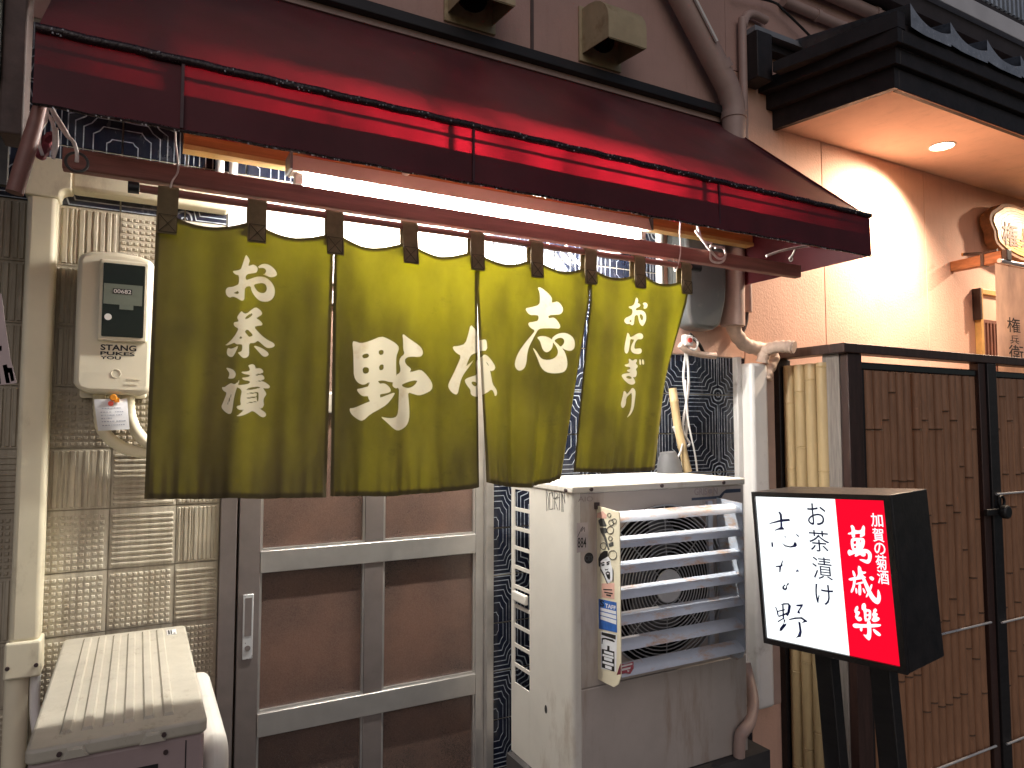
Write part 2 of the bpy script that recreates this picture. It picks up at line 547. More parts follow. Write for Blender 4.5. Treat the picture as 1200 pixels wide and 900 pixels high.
def glyphs(text, bold=0.0):
    """flat outline mesh of a line of text in a 0..1 box -> verts, faces"""
    key = (text, bold)
    if key not in _text_cache:
        c = bpy.data.curves.new("writing", 'FONT')
        c.body = text
        c.offset = bold
        c.resolution_u = 3
        o = bpy.data.objects.new("writing", c)
        COL.objects.link(o)
        dg = bpy.context.evaluated_depsgraph_get()
        me = bpy.data.meshes.new_from_object(o.evaluated_get(dg))
        v = np.array([p.co[:2] for p in me.vertices])
        lo, hi = v.min(0), v.max(0)
        v = (v - lo) / (hi - lo)
        f = [tuple(p.vertices) for p in me.polygons]
        bpy.data.objects.remove(o)
        bpy.data.curves.remove(c)
        bpy.data.meshes.remove(me)
        _text_cache[key] = (v, f)
    return _text_cache[key]


def write(mb, text, o, u, v, bold=0.0):
    """o = lower corner, u and v = full width and height vectors"""
    g, f = glyphs(text, bold)
    o, u, v = Vector(o), Vector(u), Vector(v)
    return mb.add([o + u * float(p[0]) + v * float(p[1]) for p in g], f)


def chaikin(p, it=1):
    p = np.array(p, float)
    for _ in range(it):
        q = np.roll(p, -1, 0)
        p = np.stack([p * .75 + q * .25, p * .25 + q * .75], 1).reshape(-1, 2)
    return p


def fill_poly(mb, pts3):
    """triangulated flat polygon"""
    from mathutils.geometry import tessellate_polygon
    pts = [Vector(p) for p in pts3]
    return mb.add(pts, [tuple(t) for t in tessellate_polygon([pts])])


# ================================================================== SETTING
g = part("ground", box(-14, -14, -0.3, 20, 0.4, 0.0), m_asphalt)
tag(g, "wet dark asphalt of the alley in front of the shop", "ground", kind='structure')

# ---- tiled wall of the shop
tw = thing("tiled_wall", (0.2, 0.05, 0), "shop wall of embossed beige tiles and dark blue line-patterned tiles around the sliding door", "wall")
b = MB().box(-4.0, 0.003, 0, 0.217, 0.10, 2.80).box(1.104, 0.003, 0, 2.350, 0.10, 1.999).box(1.104, 0.003, 1.9991, 1.90, 0.10, 2.80).box(0.2171, 0.003, 2.40, 1.1039, 0.10, 2.80)
part("backing", b, m_grout, tw)
G = 0.0015


def flat_tile(sx, sz):
    x0, x1 = sorted((sx * G, sx * (TILE - G)))
    z0, z1 = sorted((sz * G, sz * (TILE - G)))
    mb = MB()
    e = 0.0012
    mb.add([(x0, .002, z0), (x1, .002, z0), (x1, .002, z1), (x0, .002, z1),
            (x0 + e, -.0035, z0 + e), (x1 - e, -.0035, z0 + e), (x1 - e, -.0035, z1 - e), (x0 + e, -.0035, z1 - e)],
           [(4, 5, 6, 7), (0, 1, 5, 4), (1, 2, 6, 5), (2, 3, 7, 6), (3, 0, 4, 7)])
    return mesh_from("tile", mb, m_dark_tile)


dark = {(sx, sz): flat_tile(sx, sz) for sx in (1, -1) for sz in (1, -1)}


def lay_dark(i, j, x, z, xs=1.0):
    sx, sz = (1 if i % 2 else -1), (1 if j % 2 else -1)
    o = inst(dark[(sx, sz)], "tile", (x if sx > 0 else x + TILE * xs, rnd.uniform(-.0006, .0004), z if sz > 0 else z + TILE), tw,
             (rnd.uniform(-.003, .003), 0, rnd.uniform(-.003, .003)))
    o.scale.x = xs


rnd = random.Random(4)


def embossed(kind):
    a, t = 0.0015, TILE - 0.0015
    mb = MB().box(a, -.002, a, t, .002, t)

    def stud(x0, z0, x1, z1, h, tp):
        mb.add([(x0, -.002, z0), (x1, -.002, z0), (x1, -.002, z1), (x0, -.002, z1),
                (x0 + tp, -.002 - h, z0 + tp), (x1 - tp, -.002 - h, z0 + tp), (x1 - tp, -.002 - h, z1 - tp), (x0 + tp, -.002 - h, z1 - tp)],
               [(4, 5, 6, 7), (0, 1, 5, 4), (1, 2, 6, 5), (2, 3, 7, 6), (3, 0, 4, 7)])
    r2 = random.Random(hash(kind) % 97 if not isinstance(kind, str) else len(kind))
    if kind == 'ribs':
        x = .008
        while x < t - .012:
            w = r2.uniform(.006, .014)
            stud(x, .006, min(x + w, t - .004), t - .005, r2.uniform(.002, .0048), .0022)
            x += w + r2.uniform(.002, .005)
    elif kind == 'bars':
        z = .008
        while z < t - .01:
            stud(.006, z, t - .006, z + .0085, .0034, .0022)
            z += .0145
    else:
        n = 10 if kind == 'studs' else 11
        p = (t - .012) / n
        for i in range(n):
            for j in range(n - 1):
                q = (t - .012) / (n - 1)
                stud(.006 + i * p, .006 + j * q, .006 + i * p + p * .72, .006 + j * q + q * .60, .0034, .0018)
    return mesh_from("tile", mb, m_beige_tile)


emb = {k: embossed(k) for k in ('ribs', 'bars', 'studs', 'knobs')}
plan = {0: ('studs', 'ribs', 'ribs', 'ribs', 'ribs', 'knobs', 'studs', 'bars'), 1: ('ribs', 'ribs', 'knobs', 'bars', 'ribs', 'studs', 'studs', 'studs')}
for i in range(-4, 5):
    x = -0.061 + (i - 3) * TILE
    for j in range(14):
        z = 2.297 - (j + 1) * TILE
        if i == 4:
            kind = ('studs', 'ribs', 'ribs', 'ribs', 'studs', 'ribs', 'bars', 'studs')[j % 8]
        elif i == 3:
            kind = ('studs', 'studs', 'ribs', 'studs', 'bars', 'bars', 'knobs', 'bars')[j % 8]
        elif i == 2:
            kind = ('ribs', 'ribs', 'ribs', 'studs', 'ribs', 'studs', 'studs', 'knobs')[j % 8]
        else:
            kind = rnd.choice(('ribs', 'ribs', 'studs', 'bars'))
        o = inst(emb[kind], "tile", (x, rnd.uniform(-.001, .001), z), tw, (rnd.uniform(-.004, .004), 0, rnd.uniform(-.004, .004)))
        if i == 4:
            o.scale.x = 0.685
for i in range(-4, 10):
    x = -0.061 + (i - 3) * TILE
    for j in range(3):
        if x > .1 and j == 0:
            if x < .15:
                lay_dark(i, j, x, 2.297, .69)
            continue
        lay_dark(i, j, x, 2.297 + j * TILE, 1.0)
for i in range(8):
    x = 2.347 - (i + 1) * TILE
    xs = 1.0
    if i == 7:
        x, xs = 1.1055, (1.199 - 1.1055) / TILE
    for j in range(-1, 13):
        z = 1.998 - (j + 1) * TILE if j >= 0 else 0
        if j >= 0:
            lay_dark(i, j, x, z, xs)
    if i >= 3:
        for j in range(3):
            lay_dark(i, j + 1, x, 1.998 + j * TILE, xs)

# ---- stucco wall above the awning and the salmon wall of the neighbour
uw = thing("stucco_wall", (0.7, 0.1, 2.8), "dim pinkish stucco wall above the red awning", "wall")
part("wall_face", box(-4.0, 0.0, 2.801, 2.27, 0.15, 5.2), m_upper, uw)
part("joint_strip", MB().box(1.262, -.006, 3.10, 1.274, 0.001, 5.2), M("wall_joint", (0.10, .07, .065), .8, bump=0), uw)
nw = thing("neighbour_wall", (3.5, 0.1, 0), "salmon plaster panel wall of the neighbouring eatery lit by a warm downlight", "wall")
part("backing", box(1.901, 0.022, 0, 7.0, 0.15, 5.2), M("siding_joint", (0.16, .08, .06), .9, bump=0), nw)
for k, (x0, x1, z0) in enumerate(((2.353, 2.894, 0), (2.898, 3.723, 0), (3.727, 4.552, 0), (4.556, 5.4, 0), (5.404, 6.9, 0))):
    part("panel", box(x0, 0.0, z0, x1, 0.021, 3.30), m_pink, nw, bevel=.002)
part("panel", box(1.902, 0.001, 2.001, 2.3505, 0.021, 3.30), m_pink, nw)
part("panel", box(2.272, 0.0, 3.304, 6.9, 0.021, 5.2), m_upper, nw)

# ================================================================== SLIDING DOOR
sdr = thing("sliding_door", (0.66, 0.02, 0), "bronze aluminium sliding door with frosted brown panes under the green curtain", "door")
part("jamb", box(0.2175, -0.022, 0, 0.262, 0.06, 2.15), m_alu_dark, sdr, bevel=.002)
part("jamb", box(1.075, -0.016, 0, 1.1035, 0.06, 2.15), m_alu, sdr, bevel=.002)
part("head", box(0.2175, -0.018, 2.1505, 1.1035, 0.06, 2.19), m_alu, sdr, bevel=.002)
part("transom_panel", box(0.219, -0.004, 2.1905, 1.1025, 0.05, 2.445), m_transom, sdr)
part("transom_bead", MB().box(0.219, -0.012, 2.1906, 1.1025, -0.0041, 2.205).box(0.219, -0.012, 2.43, 1.1025, -0.0041, 2.4449), m_alu, sdr)
st = part("stile", box(0.272, 0.004, 0.02, 0.333, 0.036, 2.148), m_alu_dark, sdr, bevel=.002)
part("stile", box(1.043, 0.004, 0.02, 1.0745, 0.036, 2.148), m_alu, sdr, bevel=.002)
rails = [(1.262, 1.327), (0.785, 0.853), (0.30, 0.37), (0.02, 0.10), (1.742, 1.805), (2.09, 2.148)]
for z0, z1 in rails:
    part("rail", box(0.3335, 0.002, z0, 1.0425, 0.036, z1), m_alu, sdr, bevel=.002)
zs = sorted(rails)
for k in range(len(zs) - 1):
    z0, z1 = zs[k][1] + .0004, zs[k + 1][0] - .0004
    part("mullion", box(0.652, 0.006, z0, 0.713, 0.034, z1), m_alu_dark, sdr, bevel=.0015)
    for x0, x1 in ((0.3335, 0.6515), (0.7135, 1.0425)):
        part("pane", box(x0, 0.022, z0, x1, 0.027, z1), m_glass, sdr)
        part("glazing_bead", MB().box(x0, .010, z0, x0 + .006, .0215, z1).box(x1 - .006, .010, z0, x1, .0215, z1)
             .box(x0 + .0061, .010, z0, x1 - .0061, .0215, z0 + .006), m_alu, sdr)
h = part("handle", MB().box(0.287, -.001, 1.018, 0.316, .0036, 1.205), m_steel, sdr, bevel=.0015)
part("finger_pull", MB().box(0.292, -.0025, 1.085, 0.311, -.0012, 1.195), m_alu_dark, h)
part("lock_cylinder", MB().disc((0.3015, 1.05), .008, -.004, -.0012, 16), m_alu_dark, h)
part("interior_wall", box(0.0, 0.45, 0, 1.4, 0.5, 2.4), m_inside, sdr)

# ================================================================== RED AWNING
AX0, AX1, AY, AZT, AZF, AZB = -0.19, 2.26, -0.67, 3.04, 2.442, 2.300
aw = thing("awning", (1.0, -0.2, AZB), "wet dark red awning over the shop door glowing red along its valance", "awning")


def slope(u, v):
    x = AX0 + (AX1 - AX0) * u
    y = AY * v
    sagb = 0.012 * math.sin(math.pi * v) * (0.6 + 0.4 * abs(math.sin(math.pi * (x - .05) / .8)))
    return (x, y, AZT + (AZF - AZT) * v - sagb)


part("canopy", MB().grid(slope, 60, 16), m_canopy, aw, smooth=180, recalc=False)
def val(u, v):
    x = AX0 + (AX1 - AX0) * u
    return (x, AY - .0015 + 0.004 * math.sin(x * 7.3) * v + .003 * math.sin(x * 19 + 1) * v, AZF - .002 + (AZB - AZF) * v + .0025 * math.sin(x * 31) * v * v)
va = part("valance", MB().grid(val, 160, 6), m_awning, aw, smooth=180, recalc=False)
part("hem", MB().grid(lambda u, v: (AX0 + (AX1 - AX0) * u, AY + .008 + 0.003 * math.sin(u * 17), AZB + .003 + .072 * v), 60, 2), m_hem, va, recalc=False)
for x in (AX1,):
    mb = MB().prism([(0, AZT), (AY, AZF), (AY, AZB), (0, AZB)], x - .001, x + .001, 'yz')
    part("side_panel", mb, m_awning, aw)
m_edge_black = M("wet_black_edge", (0.02, 0.008, 0.010), 0.28, var=.5, vs=40, bump=.6, bs=120, bd=.004)
part("front_silhouette", MB().tube([(AX0 + 2.45 * k / 60, AY - .004, AZF + .002 + .0012 * math.sin(k * 2.1)) for k in range(61)], .0095, 8), m_edge_black, aw, smooth=60)  # opaque black tube imitates the frame rail's silhouette through the cloth
part("bottom_piping", MB().tube([(AX0 + 2.45 * k / 60, AY - .003, AZB - .001 + .0012 * math.sin(k * 1.7)) for k in range(61)], .0035, 6), m_edge_black, aw, smooth=60)
part("wall_flashing", MB().box(AX0 - .04, -0.05, 3.052, 2.225, -.001, 3.092), m_black_wood, aw, bevel=.004)
part("fixing_batten", MB().box(AX0 - .02, -0.02, 3.030, 2.235, -.001, 3.0515), m_downpipe, aw)
part("front_rail", MB().tube([(AX0 + .01, AY + .016, 2.408), (AX1 - .01, AY + .016, 2.408)], .0042, 8), m_frame, aw, smooth=60)
for x in (0.05, 0.655, 1.475, 2.235):
    r_ = part("rafter", MB().tube([(x, -.01, 3.012), (x, AY + .025, 2.425)], .011, 8), m_frame, aw, smooth=60)
    part("upright", MB().box(x - .010, AY + .005, 2.306, x + .010, AY + .014, 2.436), m_frame, r_)
for x in (0.712, 1.535, 0.06):
    part("seam", MB().box(x - .003, AY - .0075, 2.303, x + .003, AY + .006, 2.440), m_hem, aw)
# drops of rain that cling to the edges of the canopy
rnd = random.Random(11)
dr = MB()
for k in range(230):
    x = rnd.uniform(AX0, AX1)
    top = rnd.random() < .55
    r_ = rnd.uniform(.0010, .0024)
    c = Vector((x, AY - .0135 if top else AY - .006, (AZF + rnd.uniform(-.008, .006)) if top else AZB - .004))
    bm = bmesh.new()
    bmesh.ops.create_icosphere(bm, subdivisions=1, radius=r_)
    dr.add([c + Vector((v.co.x, v.co.y, v.co.z * 1.2)) for v in bm.verts], [tuple(q.index for q in f.verts) for f in bm.faces])
    bm.free()
tw_ = NT("rain_drop")
p_ = tw_.bsdf((0.9, .9, .95), 0.05)
p_.inputs['Transmission Weight'].default_value = 0.6
m_drop = tw_.done(p_.outputs[0])
tag(part("rain_drops", dr, m_drop, aw, smooth=180), kind='stuff')

# ---- lumber and light under the awning
lb = part("lumber_beam", box(0.086, -0.165, 2.462, 2.235, -0.125, 2.516), m_orange_wood, bevel=.002)
tag(lb, "orange lumber beam under the awning behind the fluorescent light", "beam")
part("trim_strip", box(0.086, -0.170, 2.448, 2.235, -0.128, 2.4615), M("pale_lumber_edge", (0.62, 0.36, 0.12), .5), lb)
fl = thing("fluorescent_light", (0.98, -0.25, 2.37), "long lit fluorescent tube light fixed to the beam under the awning", "light")
part("housing", MB().prism([(-.284, 2.399), (-.268, 2.4465), (-.232, 2.4465), (-.216, 2.399)], .352, 1.600, 'yz'), m_housing, fl, bevel=.002)
part("end_cap", box(.344, -.284, 2.402, .3515, -.216, 2.449), m_greybox, fl)
part("end_cap", box(1.6005, -.284, 2.402, 1.607, -.216, 2.449), m_greybox, fl)
part("tube", MB().tube([(.385, -.25, 2.383), (1.565, -.25, 2.383)], .0115, 12), m_tube, fl, smooth=60)
for x0, x1 in ((.362, .3845), (1.5655, 1.588)):
    part("socket", box(x0, -.264, 2.370, x1, -.236, 2.3985), m_white_pl, fl, bevel=.002)
part("starter", MB().tube([(.68, -.30, 2.452), (.68, -.262, 2.452)], .010, 10), m_white_pl, fl, smooth=60)

# ---- bar and pole that carry the curtain
bar = part("hanging_bar", box(-.155, -.516, 2.236, 2.092, -.486, 2.281), m_bar_wood, bevel=.003)
tag(bar, "square reddish brown wooden bar slung under the awning above the curtain pole", "bar")
NY = -0.52
pole = part("curtain_pole", MB().tube([(-.012, NY, 2.214), (1.56, NY, 2.214)], .0085, 12), M("brown_pole", (0.30, .11, .085), .4, bump=.1), smooth=60)
tag(pole, "thin brown round pole threaded through the loops of the green curtain", "pole")
part("pole_tip", MB().tube([(-.034, NY, 2.214), (-.0125, NY, 2.214)], .0125, 12), m_black, pole, smooth=60)
part("pole_tip", MB().tube([(1.5605, NY, 2.214), (1.60, NY, 2.214)], .0115, 12), m_black, pole, smooth=60)
for x in (0.05, 1.505):
    w_ = part("wire_hook", MB().tube(sm([(x + .002, -.56, 2.440), (x + .004, -.53, 2.340), (x + .012, -.522, 2.270), (x, -.530, 2.235), (x - .006, -.520, 2.196), (x - .004, -.508, 2.212), (x + .004, -.505, 2.285)], 5), .0022, 6), m_cord, smooth=60)
    tag(w_, "bent wire hook tying the pole to the bar at the " + ("meter side" if x < .5 else "grey box side"), "hook")

# ================================================================== GREEN CURTAIN (noren)
ZT = lambda x: 2.172 - .024 * abs(math.sin(math.pi * (x - .028) / .1895)) ** 1.2
XT = [0.022, 0.408, 0.795, 1.162, 1.553]
BOT = [(.016, .403, [1.546, 1.537, 1.530]), (.409, .806, [1.533, 1.527, 1.538]), (.839, 1.072, [1.548, 1.532, 1.558]), (1.106, 1.446, [1.569, 1.563, 1.568])]
GL = []      # glyph outlines: (frame origin x, y, scale, outline, holes)


def glyph(ox, oy, s, outline, *holes):
    c = lambda pts: [(PY(ox + x / s, oy + y / s, NY).x, PY(ox + x / s, oy + y / s, NY).z) for x, y in pts]
    GL.append((chaikin(c(outline)), [chaikin(c(q)) for q in holes]))


A_ = (405, 380, 6.927)
glyph(*A_, [(55,137),(85,138),(130,153),(200,135),(285,97),(340,120),(400,155),(432,190),(420,225),(405,260),(403,330),(405,415),(395,470),(370,472),(345,470),(310,458),(272,458),(240,470),(190,470),(170,487),(140,490),(100,470),(70,425),(68,340),(65,230)],
      [(140,245),(195,232),(195,268),(148,277)], [(262,215),(303,207),(303,245),(272,253)], [(145,348),(195,346),(195,395),(150,402)], [(268,335),(303,322),(303,370),(270,376)])
glyph(*A_, [(188,455),(275,450),(275,600),(275,640),(190,645)])
glyph(*A_, [(92,525),(130,520),(190,503),(275,482),(310,480),(340,500),(360,530),(355,552),(320,562),(275,570),(190,582),(150,585),(115,560)])
glyph(*A_, [(33,680),(60,682),(110,665),(190,630),(275,597),(340,572),(398,550),(370,600),(325,655),(270,690),(210,725),(150,787),(110,775),(65,745),(38,715)])
glyph(*A_, [(457,70),(500,105),(560,145),(610,185),(630,225),(620,258),(590,267),(540,262),(500,268),(478,290),(490,325),(535,360),(530,375),(515,393),(560,380),(605,367),(640,390),(685,440),(710,490),(700,535),(650,563),(595,580),(550,565),(510,552),(515,600),(523,690),(522,770),(500,825),(460,852),(415,865),(380,850),(330,800),(272,747),(320,760),(370,763),(405,750),(420,710),(425,600),(428,512),(400,525),(370,505),(375,475),(405,415),(440,390),(440,350),(428,310),(440,270),(480,240),(465,205),(465,140)],
      [(445,495),(490,475),(545,457),(588,455),(560,497),(520,518),(480,513)])
A_ = (515, 370, 8.575)
glyph(*A_, [(303,87),(340,125),(375,155),(375,245),(440,240),(460,235),(475,250),(482,350),(430,350),(375,370),(330,385),(300,405),(275,460),(248,520),(290,482),(330,447),(335,452),(290,510),(240,575),(205,640),(190,710),(175,785),(155,795),(120,770),(92,720),(95,680),(130,600),(170,500),(208,405),(165,380),(135,340),(130,307),(180,308),(248,285),(280,185)])
glyph(*A_, [(375,595),(375,560),(360,500),(362,460),(400,425),(440,410),(455,385),(485,400),(530,465),(557,515),(545,548),(515,558),(505,540),(515,590),(530,690),(560,730),(575,765),(570,800),(550,812),(545,780),(525,735),(480,780),(420,805),(375,815),(330,810),(300,790),(300,745),(265,705),(240,660),(250,635),(300,615)],
      [(305,672),(330,660),(378,675),(375,700),(355,713),(325,700)], [(470,455),(490,480),(500,515),(475,470)])
A_ = (595, 330, 7.5)
glyph(*A_, [(250,60),(268,50),(300,62),(350,95),(385,135),(390,165),(383,187),(410,182),(435,173),(465,195),(490,235),(485,265),(465,287),(430,292),(360,295),(358,322),(385,318),(408,316),(440,345),(467,390),(455,415),(420,412),(360,410),(300,412),(260,422),(235,455),(205,515),(175,580),(163,640),(158,710),(145,760),(115,785),(90,775),(73,735),(80,680),(105,610),(150,535),(200,470),(230,432),(195,415),(173,385),(175,360),(215,357),(258,345),(262,300),(220,297),(190,298),(165,275),(150,235),(190,230),(270,208),(275,150),(270,95)])
glyph(*A_, [(240,495),(280,480),(325,478),(365,490),(395,515),(400,550),(390,590),(365,615),(340,623),(310,600),(290,555),(275,520)])
glyph(*A_, [(385,500),(420,468),(465,450),(520,450),(570,475),(590,520),(588,580),(570,605),(545,608),(510,598),(475,580),(510,620),(530,680),(533,740),(515,785),(470,803),(400,808),(340,795),(295,755),(260,700),(225,630),(203,578),(235,610),(265,650),(300,680),(360,690),(410,675),(440,645),(445,610),(430,570),(400,535)],
      [(405,520),(440,497),(475,492),(500,510),(500,540),(475,567),(465,572),(440,545)])
A_ = (255, 290, 12.0)
glyph(*A_, [(398,97),(425,130),(455,185),(440,225),(430,262),(465,255),(495,240),(530,255),(562,285),(562,320),(545,358),(500,365),(400,378),(392,460),(450,445),(530,418),(590,410),(660,418),(720,450),(775,510),(805,580),(805,660),(775,720),(720,760),(650,768),(585,752),(530,700),(490,640),(470,590),(468,540),(388,555),(382,640),(380,720),(365,745),(340,747),(310,730),(270,705),(215,685),(180,705),(150,695),(120,660),(112,610),(125,575),(155,555),(210,553),(265,530),(303,510),(303,385),(260,382),(230,360),(207,325),(250,325),(325,310),(345,260),(370,180)],
      [(218,643),(250,625),(300,602),(300,655)], [(505,525),(560,510),(630,500),(675,520),(693,570),(685,615),(650,645),(605,645),(560,620),(525,575)])
glyph(*A_, [(560,280),(600,245),(660,228),(715,240),(765,270),(810,315),(840,375),(825,400),(780,418),(735,420),(690,400),(625,378),(665,370),(685,335),(670,300),(630,288),(560,298)])
A_ = (255, 355, 12.86)
glyph(*A_, [(105,640),(180,585),(250,510),(300,430),(320,378),(265,355),(242,320),(250,285),(290,282),(330,270),(305,240),(297,205),(325,165),(370,107),(390,150),(440,160),(500,110),(565,65),(610,85),(655,125),(673,160),(660,185),(600,220),(560,240),(605,245),(650,280),(680,320),(665,342),(610,347),(545,362),(600,430),(680,510),(760,565),(835,600),(865,635),(845,665),(800,680),(750,685),(700,655),(640,600),(600,568),(580,590),(545,607),(478,605),(475,690),(478,770),(460,810),(415,832),(375,818),(335,775),(302,737),(345,735),(375,715),(378,620),(330,618),(290,620),(265,600),(255,595),(200,620),(140,640)],
      [(412,240),(430,205),(480,170),(540,148),(520,190),(475,225),(435,243)], [(408,432),(450,390),(495,440),(540,493),(470,515),(455,480)], [(320,535),(355,490),(375,510),(372,535)])
glyph(*A_, [(155,670),(200,690),(260,670),(330,625),(300,690),(260,770),(230,812),(190,812),(150,785),(138,740)])
glyph(*A_, [(530,640),(600,655),(680,690),(750,740),(772,772),(755,800),(710,818),(670,800),(630,755),(580,700)])
A_ = (250, 420, 12.0)
glyph(*A_, [(172,128),(220,132),(275,150),(310,180),(325,220),(310,262),(285,282),(200,285),(225,250),(230,205),(205,165)])
glyph(*A_, [(118,400),(160,405),(205,370),(260,340),(300,365),(335,345),(375,290),(385,295),(355,365),(335,420),(310,500),(290,600),(280,690),(265,765),(235,785),(195,770),(150,735),(110,685),(130,640),(160,570),(195,475),(160,468),(130,440)],
      [(280,450),(262,520),(215,650),(198,645),(225,560)])
glyph(*A_, [(485,100),(530,82),(560,80),(590,110),(585,150),(640,135),(680,150),(705,190),(690,208),(590,222),(590,250),(680,228),(710,255),(718,290),(700,302),(590,322),(590,335),(700,322),(760,360),(797,395),(780,422),(730,425),(690,418),(745,490),(735,520),(705,560),(700,620),(712,640),(695,690),(670,703),(620,690),(700,740),(738,775),(735,810),(700,832),(660,820),(600,770),(550,735),(500,765),(420,805),(315,818),(370,785),(450,712),(390,727),(350,715),(325,670),(400,655),(385,610),(390,540),(410,440),(340,400),(330,372),(420,370),(515,352),(515,315),(460,310),(420,295),(397,268),(460,265),(515,255),(515,230),(450,222),(410,205),(390,180),(450,185),(515,175),(510,130)],
      [(450,445),(500,412),(620,396),(690,406),(600,430),(500,446)], [(466,488),(617,470),(620,490),(468,506)], [(466,548),(617,530),(617,552),(466,570)], [(460,620),(614,598),(620,614),(470,638)], [(604,480),(632,468),(630,608),(606,604)])
A_ = (720, 340, 11.24)
glyph(*A_, [(283,90),(305,120),(305,160),(290,175),(330,180),(335,215),(280,240),(275,270),(340,262),(395,285),(420,330),(420,390),(400,440),(365,482),(330,450),(310,390),(305,325),(265,335),(262,400),(255,455),(230,465),(200,440),(165,450),(130,430),(118,400),(140,365),(190,345),(235,320),(238,250),(195,240),(178,215),(230,210),(262,180),(272,130)],
      [(188,412),(224,386),(224,424)], [(322,318),(357,322),(377,365),(360,409),(333,375)])
glyph(*A_, [(352,178),(400,160),(440,180),(438,215),(415,245),(370,248),(383,210),(375,190)])
glyph(*A_, [(170,555),(200,580),(210,620),(240,610),(290,575),(335,562),(380,590),(380,630),(350,650),(305,645),(275,680),(262,740),(265,775),(300,770),(350,765),(368,800),(350,835),(300,845),(245,830),(220,790),(225,730),(265,650),(235,648),(215,640),(205,740),(190,820),(165,840),(135,820),(125,770),(140,680),(160,600)])
A_ = (720, 415, 11.24)
glyph(*A_, [(195,58),(215,60),(240,90),(270,65),(300,70),(295,100),(275,120),(315,155),(300,180),(280,195),(300,240),(290,290),(270,305),(240,300),(275,350),(275,385),(240,405),(200,395),(160,355),(110,310),(88,285),(110,262),(180,250),(230,245),(190,230),(168,210),(220,195),(210,165),(160,165),(128,140),(180,130),(205,115)],
      [(158,298),(205,282),(240,318),(200,328)])
glyph(*A_, [(325,68),(352,68),(358,142),(332,142)])
glyph(*A_, [(366,68),(390,68),(398,138),(372,138)])
glyph(*A_, [(140,475),(170,500),(175,530),(205,490),(238,437),(270,460),(285,500),(275,600),(262,710),(225,790),(175,842),(170,835),(210,770),(232,660),(235,500),(205,530),(170,570),(165,660),(140,710),(115,705),(100,655),(115,600),(130,540)])


def sdf(P, poly):
    a = poly
    b = np.roll(poly, -1, 0)
    d = b - a
    q = P[:, None, :] - a[None]
    t = np.clip((q * d).sum(2) / np.maximum((d * d).sum(1), 1e-12), 0, 1)
    dist = np.sqrt(((q - t[..., None] * d) ** 2).sum(2)).min(1)
    y, x = P[:, 1:2], P[:, 0:1]
    c = (a[None, :, 1] > y) != (b[None, :, 1] > y)
    with np.errstate(divide='ignore', invalid='ignore'):
        xi = a[None, :, 0] + (y - a[None, :, 1]) * d[None, :, 0] / np.where(d[None, :, 1] == 0, 1e-12, d[None, :, 1])
    ins = (c & (x < xi)).sum(1) % 2 == 1
    return np.where(ins, dist, -dist)


def ink_of(P):
    val_ = np.full(len(P), -0.01)
    for poly, holes in GL:
        m = .006
        k = np.where((P[:, 0] > poly[:, 0].min() - m) & (P[:, 0] < poly[:, 0].max() + m) & (P[:, 1] > poly[:, 1].min() - m) & (P[:, 1] < poly[:, 1].max() + m))[0]
        if not len(k):
            continue
        s = sdf(P[k], np.array(poly))
        for hh in holes:
            s = np.minimum(s, -sdf(P[k], np.array(hh)))
        val_[k] = np.maximum(val_[k], s)
    return val_


